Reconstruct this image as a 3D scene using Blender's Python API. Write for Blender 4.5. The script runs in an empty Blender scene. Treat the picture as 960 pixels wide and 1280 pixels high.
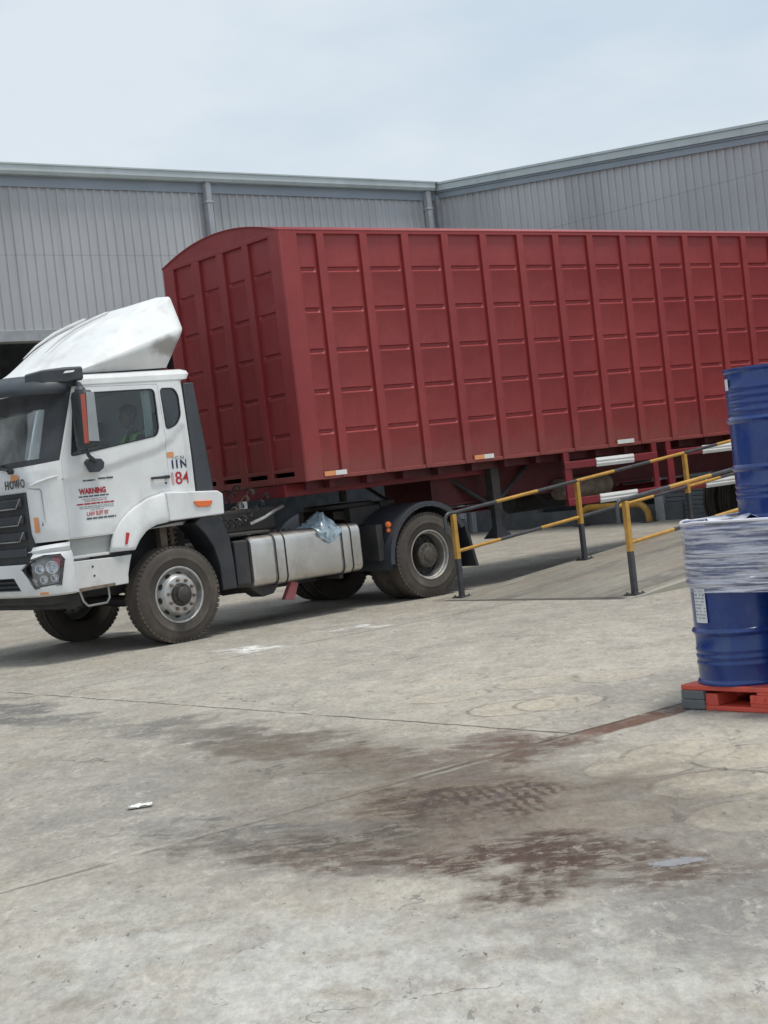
import bpy, bmesh, math, random
import numpy as np
from mathutils import Vector, Matrix
R = math.radians
sc = bpy.context.scene
COL = sc.collection
random.seed(7)

# ------------------------------------------------------------------ camera, world, sun, exposure
PITCH, ROLL, EYE, FPX = .0229, .1126, 1.598, 1969.3
fw = Vector((0, math.cos(PITCH), -math.sin(PITCH)))
rt = Vector((1, 0, 0)); up = rt.cross(fw)
c_, s_ = math.cos(ROLL), math.sin(ROLL)
RT = c_ * rt - s_ * up
UP = s_ * rt + c_ * up
cam = bpy.data.cameras.new('camera')
camo = bpy.data.objects.new('camera', cam)
COL.objects.link(camo)
M = Matrix.Identity(4)
for i in range(3):
    M[i][0], M[i][1], M[i][2] = RT[i], UP[i], -fw[i]
M[2][3] = EYE
camo.matrix_world = M
cam.sensor_fit = 'VERTICAL'
cam.sensor_height = 24
cam.lens = 24 * FPX / 1280
cam.clip_end = 2000
sc.camera = camo

SUN_ELEV, SUN_AZ = R(74), R(-22)      # azimuth of the sun measured from +X towards +Y
w = bpy.data.worlds.new('World'); sc.world = w; w.use_nodes = True
nt = w.node_tree
bg = nt.nodes['Background']
sky = nt.nodes.new('ShaderNodeTexSky'); sky.sky_type = 'NISHITA'; sky.sun_disc = False
sky.sun_elevation = SUN_ELEV; sky.sun_rotation = math.pi / 2 - SUN_AZ
sky.air_density = 1.2; sky.dust_density = 4; sky.ozone_density = 1
tc = nt.nodes.new('ShaderNodeTexCoord')
mp = nt.nodes.new('ShaderNodeMapping'); mp.inputs['Scale'].default_value = (2.2, 2.2, 6.0)
nz = nt.nodes.new('ShaderNodeTexNoise'); nz.inputs['Scale'].default_value = 1.6; nz.inputs['Detail'].default_value = 5
rp = nt.nodes.new('ShaderNodeValToRGB')
rp.color_ramp.elements[0].position = .36; rp.color_ramp.elements[0].color = (4.4, 5.25, 6.05, 1)
rp.color_ramp.elements[1].position = .60; rp.color_ramp.elements[1].color = (5.7, 6.25, 6.7, 1)
mx = nt.nodes.new('ShaderNodeMix'); mx.data_type = 'RGBA'; mx.inputs['Factor'].default_value = .88
L = nt.links.new
L(tc.outputs['Generated'], mp.inputs['Vector']); L(mp.outputs['Vector'], nz.inputs['Vector'])
L(nz.outputs['Fac'], rp.inputs['Fac']); L(sky.outputs['Color'], mx.inputs[6]); L(rp.outputs['Color'], mx.inputs[7])
L(mx.outputs[2], bg.inputs['Color']); bg.inputs['Strength'].default_value = .085

sun = bpy.data.lights.new('sun', 'SUN'); sun.energy = 1.5; sun.angle = R(12); sun.color = (1, .95, .87)
suno = bpy.data.objects.new('sun', sun); COL.objects.link(suno)
sd = Vector((math.cos(SUN_AZ) * math.cos(SUN_ELEV), math.sin(SUN_AZ) * math.cos(SUN_ELEV), math.sin(SUN_ELEV)))
suno.rotation_euler = sd.to_track_quat('Z', 'Y').to_euler()
suno.location = (0, 10, 30)
sc.view_settings.view_transform = 'Standard'
sc.view_settings.look = 'None'
sc.view_settings.exposure = .68
sc.view_settings.gamma = 1
sc.render.engine = 'CYCLES'
sc.cycles.max_bounces = 8
sc.cycles.filter_width = 1.5
sc.cycles.use_adaptive_sampling = True
sc.cycles.adaptive_threshold = .02
sc.cycles.use_denoising = True
sc.cycles.transparent_max_bounces = 16

# ------------------------------------------------------------------ node helper and materials
class NB:
    def __init__(s, tree): s.t = tree
    def node(s, typ, **kw):
        n = s.t.nodes.new(typ)
        for k, v in kw.items(): setattr(n, k, v)
        return n
    def put(s, sock, val):
        if hasattr(val, 'is_linked') or isinstance(val, bpy.types.NodeSocket): s.t.links.new(val, sock)
        else: sock.default_value = val
    def math(s, op, a, b=0.0, c=0.0, clamp=False):
        n = s.node('ShaderNodeMath', operation=op, use_clamp=clamp)
        s.put(n.inputs[0], a); s.put(n.inputs[1], b); s.put(n.inputs[2], c)
        return n.outputs[0]
    def vmath(s, op, a, b=(0, 0, 0)):
        n = s.node('ShaderNodeVectorMath', operation=op); s.put(n.inputs[0], a); s.put(n.inputs[1], b)
        return n.outputs[0]
    def coord(s, kind='Object'): return s.node('ShaderNodeTexCoord').outputs[kind]
    def pos(s): return s.node('ShaderNodeNewGeometry').outputs['Position']
    def mapping(s, vec, loc=(0, 0, 0), rot=(0, 0, 0), scale=(1, 1, 1)):
        n = s.node('ShaderNodeMapping'); s.put(n.inputs['Vector'], vec)
        n.inputs['Location'].default_value = loc; n.inputs['Rotation'].default_value = rot; n.inputs['Scale'].default_value = scale
        return n.outputs[0]
    def noise(s, vec, scale, detail=4, rough=.55, dist=0, color=False):
        n = s.node('ShaderNodeTexNoise'); s.put(n.inputs['Vector'], vec)
        n.inputs['Scale'].default_value = scale; n.inputs['Detail'].default_value = detail
        n.inputs['Roughness'].default_value = rough; n.inputs['Distortion'].default_value = dist
        return n.outputs['Color' if color else 'Fac']
    def voro(s, vec, scale, feature='F1', out='Distance'):
        n = s.node('ShaderNodeTexVoronoi', feature=feature); s.put(n.inputs['Vector'], vec); n.inputs['Scale'].default_value = scale
        return n.outputs[out]
    def step(s, x, a, b, inv=False):
        n = s.node('ShaderNodeMapRange', interpolation_type='SMOOTHSTEP'); s.put(n.inputs['Value'], x)
        n.inputs['From Min'].default_value = a; n.inputs['From Max'].default_value = b
        n.inputs['To Min'].default_value = 1 if inv else 0; n.inputs['To Max'].default_value = 0 if inv else 1
        return n.outputs[0]
    def mix(s, f, a, b, mode='MIX'):
        n = s.node('ShaderNodeMix', data_type='RGBA', blend_type=mode)
        s.put(n.inputs[0], f)
        s.put(n.inputs[6], a if not isinstance(a, tuple) else (*a[:3], 1)); s.put(n.inputs[7], b if not isinstance(b, tuple) else (*b[:3], 1))
        return n.outputs[2]
    def bump(s, h, strength, dist=.01, normal=None):
        n = s.node('ShaderNodeBump'); s.put(n.inputs['Height'], h); n.inputs['Strength'].default_value = strength; n.inputs['Distance'].default_value = dist
        if normal is not None: s.put(n.inputs['Normal'], normal)
        return n.outputs[0]

def new_mat(name):
    m = bpy.data.materials.new(name); m.use_nodes = True
    nb = NB(m.node_tree); nb.b = m.node_tree.nodes['Principled BSDF']; nb.out = m.node_tree.nodes['Material Output']
    return m, nb

def mat(name, col, rough=.5, metal=0, var=.12, vscale=3, dirt=None, dirt_amt=.3, dirt_scale=1.5, bump=0, bscale=40, spec=.5, rvar=.1, coat=0):
    """painted / plastic / metal surface with uneven tone, optional dirt patches and fine bump"""
    m, n = new_mat(name)
    v = n.coord()
    f = n.noise(v, vscale, 5)
    c = n.mix(n.step(f, .3, .7), tuple(x * (1 - var) for x in col), tuple(min(1, x * (1 + var)) for x in col))
    if dirt:
        g = n.noise(n.mapping(v, scale=(1, 1, .6)), dirt_scale, 8, .68)
        g2 = n.math('MULTIPLY', n.step(g, .48, .72), dirt_amt)
        c = n.mix(g2, c, dirt)
    n.put(n.b.inputs['Base Color'], c)
    r = n.math('ADD', n.math('MULTIPLY', n.math('SUBTRACT', n.noise(v, vscale * 2.3, 4), .5), rvar * 2), rough, clamp=True)
    n.put(n.b.inputs['Roughness'], r)
    n.b.inputs['Metallic'].default_value = metal
    n.b.inputs['Specular IOR Level'].default_value = spec
    if coat: n.b.inputs['Coat Weight'].default_value = coat; n.b.inputs['Coat Roughness'].default_value = .15
    if bump: n.put(n.b.inputs['Normal'], n.bump(n.noise(v, bscale, 4), bump, .004))
    return m

MT = {}
MT['white'] = mat('white_paint', (.73, .745, .75), .46, var=.05, dirt=(.36, .345, .315), dirt_amt=.38, dirt_scale=2.2, spec=.25)
MT['whiteplastic'] = mat('white_plastic', (.62, .625, .615), .45, var=.06, dirt=(.32, .29, .24), dirt_amt=.45, dirt_scale=2.6)
MT['black'] = mat('black_plastic', (.032, .035, .041), .5, var=.25, dirt=(.10, .09, .08), dirt_amt=.4)
MT['darkgrey'] = mat('dark_grey_plastic', (.045, .052, .062), .5, var=.15, dirt=(.11, .10, .09), dirt_amt=.3)
MT['rubber'] = mat('seal_rubber', (.020, .021, .024), .6)
MT['chassis'] = mat('chassis_black', (.042, .042, .045), .65, var=.3, dirt=(.10, .085, .07), dirt_amt=.5, bump=.3)
MT['grime'] = mat('grimy_metal', (.055, .052, .05), .6, .3, var=.3, dirt=(.14, .11, .08), dirt_amt=.5, bump=.4)
MT['tyre'] = mat('dusty_tyre', (.068, .058, .050), .85, var=.2, vscale=2.2, dirt=(.150, .124, .100), dirt_amt=.7, dirt_scale=3, bump=.3, bscale=60)
MT['silver'] = mat('rim_silver', (.46, .46, .45), .42, .55, var=.15, dirt=(.16, .13, .10), dirt_amt=.6, dirt_scale=6)
MT['rimdirty'] = mat('rim_dirty', (.42, .40, .37), .45, .5, var=.2, dirt=(.08, .065, .05), dirt_amt=.6, dirt_scale=5)
MT['hub'] = mat('hub_grease', (.05, .046, .043), .5, .3, var=.3, dirt=(.11, .08, .06), dirt_amt=.5, dirt_scale=8)
MT['rearhub'] = mat('rear_hub_dust', (.105, .092, .078), .6, .2, var=.25, vscale=9, dirt=(.05, .042, .036), dirt_amt=.6, dirt_scale=9)
MT['steel'] = mat('tank_steel', (.60, .585, .56), .34, .9, var=.08, dirt=(.30, .26, .21), dirt_amt=.5, dirt_scale=2.5, rvar=.12)
def red_paint():
    m, n = new_mat('red_oxide_paint'); v = n.coord()
    c = n.mix(n.step(n.noise(v, .55, 6, .6), .32, .68), (.250, .030, .033), (.298, .040, .041))
    c = n.mix(n.math('MULTIPLY', n.step(n.noise(n.mapping(v, scale=(1, 1, .5)), 1.6, 9, .7, .5), .50, .66), .35), c, (.320, .050, .052))
    c = n.mix(n.math('MULTIPLY', n.step(n.noise(n.mapping(v, scale=(9, 9, .35)), 2.0, 8, .7), .54, .70), .35), c, (.200, .024, .029))
    c = n.mix(n.math('MULTIPLY', n.step(n.noise(n.mapping(v, scale=(14, 14, .5), loc=(3, 1, 0)), 2.0, 8, .7), .56, .70), .30), c, (.30, .085, .080))
    c = n.mix(n.math('MULTIPLY', n.step(n.noise(v, 7, 10, .78), .64, .70), .6), c, (.13, .045, .030))
    zz = n.node('ShaderNodeSeparateXYZ'); n.put(zz.inputs[0], v)
    low = n.step(n.math('ADD', zz.outputs[2], n.math('MULTIPLY', n.noise(v, 3, 6), -.7)), 1.3, 1.75, inv=True)
    c = n.mix(n.math('MULTIPLY', low, .45), c, (.20, .075, .060))
    n.put(n.b.inputs['Base Color'], c)
    n.put(n.b.inputs['Roughness'], n.math('ADD', .34, n.math('MULTIPLY', n.noise(v, 4, 6), .22)))
    n.put(n.b.inputs['Normal'], n.bump(n.math('ADD', n.noise(v, 2.2, 4), n.math('MULTIPLY', n.noise(v, 30, 4), .05)), .30, .05))
    return m
MT['red'] = red_paint()
MT['redframe'] = mat('red_frame_paint', (.20, .018, .026), .45, var=.12, dirt=(.12, .05, .045), dirt_amt=.4)
MT['redunder'] = mat('red_underframe', (.10, .015, .019), .6, var=.2, dirt=(.07, .04, .035), dirt_amt=.5)
MT['orange'] = mat('orange_reflector', (.75, .17, .045), .3, var=.06)
MT['orangetape'] = mat('orange_tape', (.72, .30, .12), .4, var=.08)
MT['redtape'] = mat('red_tape', (.50, .03, .03), .35, var=.06)
MT['mirrorstrip'] = mat('mirror_strip', (.46, .10, .065), .4, var=.06)
MT['whitetape'] = mat('white_tape', (.74, .74, .72), .4, var=.06, dirt=(.45, .42, .38), dirt_amt=.4)
MT['yellow'] = mat('yellow_rail_paint', (.50, .275, .055), .45, var=.12, vscale=8, dirt=(.20, .12, .05), dirt_amt=.5, dirt_scale=7)
MT['railblack'] = mat('black_rail_paint', (.05, .054, .062), .4, var=.2, vscale=8, dirt=(.15, .13, .11), dirt_amt=.4, dirt_scale=7)
MT['drum'] = mat('blue_drum_paint', (.010, .040, .200), .28, var=.1, vscale=3, dirt=(.055, .095, .21), dirt_amt=.55, dirt_scale=7, rvar=.2, coat=.2)
MT['pallet'] = mat('red_pallet_plastic', (.66, .095, .062), .5, var=.10, dirt=(.25, .07, .06), dirt_amt=.4, dirt_scale=6)
MT['palletgrey'] = mat('grey_pallet_corner', (.14, .15, .155), .55, var=.12, dirt=(.2, .19, .17), dirt_amt=.3)
MT['paper'] = mat('label_paper', (.70, .71, .72), .6, var=.05)
MT['ink'] = mat('printed_ink', (.08, .09, .10), .6)
MT['greyink'] = mat('grey_print', (.28, .31, .33), .6)
MT['navy'] = mat('navy_print', (.015, .018, .07), .4)
MT['redink'] = mat('red_print', (.40, .025, .035), .4)
MT['fadedred'] = mat('faded_red_print', (.50, .16, .18), .4)
MT['palered'] = mat('pale_red_print', (.56, .36, .36), .4)
MT['chrome'] = mat('lamp_chrome', (.85, .86, .88), .12, 1, var=.03)
MT['skin'] = mat('skin', (.16, .085, .055), .55)
MT['hair'] = mat('black_hair', (.012, .010, .009), .6)
MT['cloth'] = mat('dark_cloth', (.035, .04, .055), .85, var=.2)
MT['hivis'] = mat('hivis_green', (.35, .95, .12), .6)
MT['interior'] = mat('cab_interior', (.12, .125, .125), .7, var=.15)
MT['interiordark'] = mat('cab_interior_dark', (.04, .042, .046), .7, var=.15)
MT['curtain'] = mat('pale_curtain', (.42, .49, .48), .8)
MT['tag'] = mat('yellow_tag', (.65, .66, .22), .5)
MT['beacon'] = mat('red_beacon', (.5, .02, .02), .2)
MT['brown'] = mat('spring_rust', (.17, .13, .10), .7, var=.3, vscale=12)
MT['trimwhite'] = mat('lamp_strip', (.8, .8, .8), .3)

def glass_mat(name, tint, refl=.12, film=.05, filmcol=(.35, .38, .38)):
    m, n = new_mat(name)
    t = n.t
    tr = n.node('ShaderNodeBsdfTransparent'); tr.inputs[0].default_value = (*tint, 1)
    gl = n.node('ShaderNodeBsdfGlossy'); gl.inputs['Roughness'].default_value = .03; gl.inputs[0].default_value = (1, 1, 1, 1)
    df = n.node('ShaderNodeBsdfDiffuse'); df.inputs[0].default_value = (*filmcol, 1)
    lw = n.node('ShaderNodeFresnel'); lw.inputs['IOR'].default_value = 1.38
    f = n.math('ADD', n.math('MULTIPLY', lw.outputs[0], 1.0), refl, clamp=True)
    m1 = n.node('ShaderNodeMixShader'); n.put(m1.inputs[0], n.math('MULTIPLY', n.step(n.noise(n.coord(), 3, 5), .2, .8), film * 2)); n.put(m1.inputs[1], tr.outputs[0]); n.put(m1.inputs[2], df.outputs[0])
    m2 = n.node('ShaderNodeMixShader'); n.put(m2.inputs[0], f); n.put(m2.inputs[1], m1.outputs[0]); n.put(m2.inputs[2], gl.outputs[0])
    t.links.new(m2.outputs[0], n.out.inputs['Surface'])
    return m
MT['glass'] = glass_mat('side_glass', (.92, .95, .96), .0, .02)
MT['windscreen'] = glass_mat('windscreen_glass', (.80, .84, .84), .08, .26, (.40, .44, .44))
MT['lens'] = glass_mat('lamp_lens', (.95, .96, .97), .03, .02)

# ------------------------------------------------------------------ mesh helpers
class MB:
    def __init__(s): s.v = []; s.f = []; s.m = []
    def add(s, vs, fs, mi=0):
        o = len(s.v); s.v += [tuple(map(float, p)) for p in vs]
        for f in fs: s.f.append([i + o for i in f]); s.m.append(mi)
        return s
    def box(s, x0, x1, y0, y1, z0, z1, mi=0):
        v = [(x0, y0, z0), (x1, y0, z0), (x1, y1, z0), (x0, y1, z0), (x0, y0, z1), (x1, y0, z1), (x1, y1, z1), (x0, y1, z1)]
        return s.add(v, [(0, 3, 2, 1), (4, 5, 6, 7), (0, 1, 5, 4), (1, 2, 6, 5), (2, 3, 7, 6), (3, 0, 4, 7)], mi)
    def obox(s, c, ax, ay, az, mi=0):
        c, ax, ay, az = map(Vector, (c, ax, ay, az))
        v = [c + i * ax + j * ay + k * az for k in (-1, 1) for (i, j) in ((-1, -1), (1, -1), (1, 1), (-1, 1))]
        return s.add(v, [(0, 3, 2, 1), (4, 5, 6, 7), (0, 1, 5, 4), (1, 2, 6, 5), (2, 3, 7, 6), (3, 0, 4, 7)], mi)
    def prism(s, poly, y0, y1, axis='y', mi=0):
        n = len(poly)
        def P(a, b, t):
            return {'y': (a, t, b), 'x': (t, a, b), 'z': (a, b, t)}[axis]
        v = [P(a, b, y0) for a, b in poly] + [P(a, b, y1) for a, b in poly]
        f = [tuple(range(n)), tuple(range(2 * n - 1, n - 1, -1))] + [(i, i + n, (i + 1) % n + n, (i + 1) % n) for i in range(n)]
        return s.add(v, f, mi)
    def tube(s, pts, r, n=8, closed=False, mi=0, cap=True):
        pts = [Vector(p) for p in pts]; m = len(pts)
        rs = r if isinstance(r, (list, tuple)) else [r] * m
        mis = mi if isinstance(mi, (list, tuple)) else [mi] * m
        T = []
        for i in range(m):
            a = pts[(i - 1) % m] if (closed or i > 0) else pts[i]; b = pts[(i + 1) % m] if (closed or i < m - 1) else pts[i]
            T.append((b - a).normalized())
        ref = Vector((0, 0, 1)) if abs(T[0].z) < .9 else Vector((1, 0, 0))
        N = (ref - ref.dot(T[0]) * T[0]).normalized()
        o = len(s.v)
        for i in range(m):
            N = (N - N.dot(T[i]) * T[i]).normalized(); B = T[i].cross(N)
            for k in range(n):
                a = 2 * math.pi * k / n
                s.v.append(tuple(pts[i] + rs[i] * (math.cos(a) * N + math.sin(a) * B)))
        for i in range(m if closed else m - 1):
            j = (i + 1) % m
            for k in range(n):
                s.f.append([o + i * n + k, o + i * n + (k + 1) % n, o + j * n + (k + 1) % n, o + j * n + k]); s.m.append(mis[i])
        if cap and not closed:
            s.f.append([o + k for k in range(n)][::-1]); s.m.append(mis[0])
            s.f.append([o + (m - 1) * n + k for k in range(n)]); s.m.append(mis[-1])
        return s
    def lathe(s, prof, c=(0, 0, 0), axis='z', n=32, mi=0, closed=False, cap=True):
        """prof: (radius, along)"""
        o = len(s.v); m = len(prof)
        for r, a in prof:
            for k in range(n):
                t = 2 * math.pi * k / n; p, q = r * math.cos(t), r * math.sin(t)
                if axis == 'z': s.v.append((c[0] + p, c[1] + q, c[2] + a))
                elif axis == 'y': s.v.append((c[0] + p, c[1] + a, c[2] + q))
                else: s.v.append((c[0] + a, c[1] + p, c[2] + q))
        for i in range(m if closed else m - 1):
            j = (i + 1) % m
            for k in range(n):
                s.f.append([o + i * n + k, o + i * n + (k + 1) % n, o + j * n + (k + 1) % n, o + j * n + k]); s.m.append(mi)
        if cap and not closed:
            if prof[0][0] > 1e-6: s.f.append([o + k for k in range(n)][::-1]); s.m.append(mi)
            if prof[-1][0] > 1e-6: s.f.append([o + (m - 1) * n + k for k in range(n)]); s.m.append(mi)
        return s
    def loft(s, loops, cap=True, mi=0):
        o = len(s.v); n = len(loops[0])
        for lp in loops: s.v += [tuple(map(float, p)) for p in lp]
        for i in range(len(loops) - 1):
            for k in range(n):
                s.f.append([o + i * n + k, o + i * n + (k + 1) % n, o + (i + 1) * n + (k + 1) % n, o + (i + 1) * n + k]); s.m.append(mi)
        if cap:
            s.f.append([o + k for k in range(n)][::-1]); s.m.append(mi)
            s.f.append([o + (len(loops) - 1) * n + k for k in range(n)]); s.m.append(mi)
        return s
    def grid(s, rows, mi=0):
        o = len(s.v); n = len(rows[0])
        for r in rows: s.v += [tuple(map(float, p)) for p in r]
        for i in range(len(rows) - 1):
            for k in range(n - 1):
                s.f.append([o + i * n + k, o + i * n + k + 1, o + (i + 1) * n + k + 1, o + (i + 1) * n + k]); s.m.append(mi)
        return s
    def mesh(s, name='m', fix=True):
        me = bpy.data.meshes.new(name); me.from_pydata(s.v, [], s.f); me.polygons.foreach_set('material_index', s.m)
        if fix:
            bm = bmesh.new(); bm.from_mesh(me); bmesh.ops.remove_doubles(bm, verts=bm.verts, dist=1e-5)
            bmesh.ops.recalc_face_normals(bm, faces=bm.faces); bm.to_mesh(me); bm.free()
        return me
    def build(s, name, mats, parent=None, smooth=35, bevel=0, loc=None, fix=True, seg=2):
        return link(s.mesh(name, fix), name, mats, parent, smooth, bevel, loc, seg)

def link(me, name, mats, parent=None, smooth=35, bevel=0, loc=None, seg=2):
    o = bpy.data.objects.new(name, me); COL.objects.link(o)
    if not isinstance(mats, (list, tuple)): mats = [mats]
    for m in mats: me.materials.append(m)
    if smooth:
        me.polygons.foreach_set('use_smooth', [True] * len(me.polygons)); me.set_sharp_from_angle(angle=R(smooth))
    if bevel:
        b = o.modifiers.new('bevel', 'BEVEL'); b.width = bevel; b.segments = seg; b.limit_method = 'ANGLE'; b.angle_limit = R(35)
        b.harden_normals = False
    if parent: o.parent = parent
    if loc: o.location = loc
    return o

def boolean(me, ops):
    """ops: list of (operation, mesh)"""
    o = bpy.data.objects.new('tmp', me); COL.objects.link(o); tmp = [o]
    for op, m2 in ops:
        q = bpy.data.objects.new('tmpc', m2); COL.objects.link(q); tmp.append(q)
        b = o.modifiers.new('b', 'BOOLEAN'); b.operation = op; b.object = q; b.solver = 'EXACT'
    dg = bpy.context.evaluated_depsgraph_get(); dg.update()
    r = bpy.data.meshes.new_from_object(o.evaluated_get(dg))
    for t in tmp: bpy.data.objects.remove(t)
    return r

def tag(o, label=None, cat=None, group=None, kind=None):
    if label: o['label'] = label
    if cat: o['category'] = cat
    if group: o['group'] = group
    if kind: o['kind'] = kind
    return o
def thing(name, label, cat, loc=(0, 0, 0), rz=0, group=None, parent=None):
    o = bpy.data.objects.new(name, None); o.empty_display_size = .2; COL.objects.link(o)
    o.location = loc; o.rotation_euler = (0, 0, rz)
    return tag(o, label, cat, group)
def copy_tree(o, parent=None):
    c = o.copy(); COL.objects.link(c)
    if parent: c.parent = parent
    for ch in list(o.children): copy_tree(ch, c)
    return c

def text(body, size, mat_, parent, name, loc, rot, width=None, depth=.001, spacing=1, bold=0):
    cu = bpy.data.curves.new('t', 'FONT'); cu.body = body; cu.size = size; cu.align_x = 'CENTER'; cu.align_y = 'CENTER'; cu.extrude = depth; cu.space_character = spacing; cu.offset = bold; cu.resolution_u = 3
    o = bpy.data.objects.new('t', cu); COL.objects.link(o)
    dg = bpy.context.evaluated_depsgraph_get(); dg.update()
    me = bpy.data.meshes.new_from_object(o.evaluated_get(dg)); bpy.data.objects.remove(o)
    if width and len(me.vertices):
        xs = [v.co.x for v in me.vertices]; k = width / (max(xs) - min(xs)); cx = (max(xs) + min(xs)) / 2
        for v in me.vertices: v.co.x = (v.co.x - cx) * k
    ob = link(me, name, mat_, parent, smooth=0); ob.location = loc; ob.rotation_euler = rot
    return ob

def offset_poly(P, d):
    """grow (d>0) a simple polygon"""
    n = len(P); area = sum(P[i][0] * P[(i + 1) % n][1] - P[(i + 1) % n][0] * P[i][1] for i in range(n)); sg = 1 if area > 0 else -1
    out = []
    for i in range(n):
        a, b, c = Vector(P[i - 1]), Vector(P[i]), Vector(P[(i + 1) % n])
        e1 = (b - a).normalized(); e2 = (c - b).normalized()
        n1 = Vector((e1.y, -e1.x)) * sg; n2 = Vector((e2.y, -e2.x)) * sg
        nn = n1 + n2; nn = nn / max(nn.length_squared, .3) * 2 * .5 * 1
        k = nn * (d * 1.0); out.append(tuple(b + k * (1 if nn.length < 3 else .5)))
    return out
def round_poly(P, r, seg=5):
    out = []; n = len(P)
    for i in range(n):
        a, b, c = Vector(P[i - 1]), Vector(P[i]), Vector(P[(i + 1) % n])
        rr = min(r, (a - b).length * .45, (c - b).length * .45)
        p, q = b + (a - b).normalized() * rr, b + (c - b).normalized() * rr
        for k in range(seg + 1):
            t = k / seg; out.append(tuple(p * (1 - t) ** 2 + b * 2 * t * (1 - t) + q * t * t))
    return out

# frames ------------------------------------------------------------
YAW = .696
U = Vector((math.cos(YAW), math.sin(YAW), 0)); V = Vector((-math.sin(YAW), math.cos(YAW), 0)); Z = Vector((0, 0, 1))
TR = Vector((-2.3618, 17.5372, 0))          # ground under the outer face of the near front wheel
def W(u, v, z=0): return TR + u * U + v * V + z * Z
YAW2 = YAW - .038
C0 = TR + 1.80 * U - .0409 * V              # near front corner of the trailer box, on the ground

exec_after = []

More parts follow.
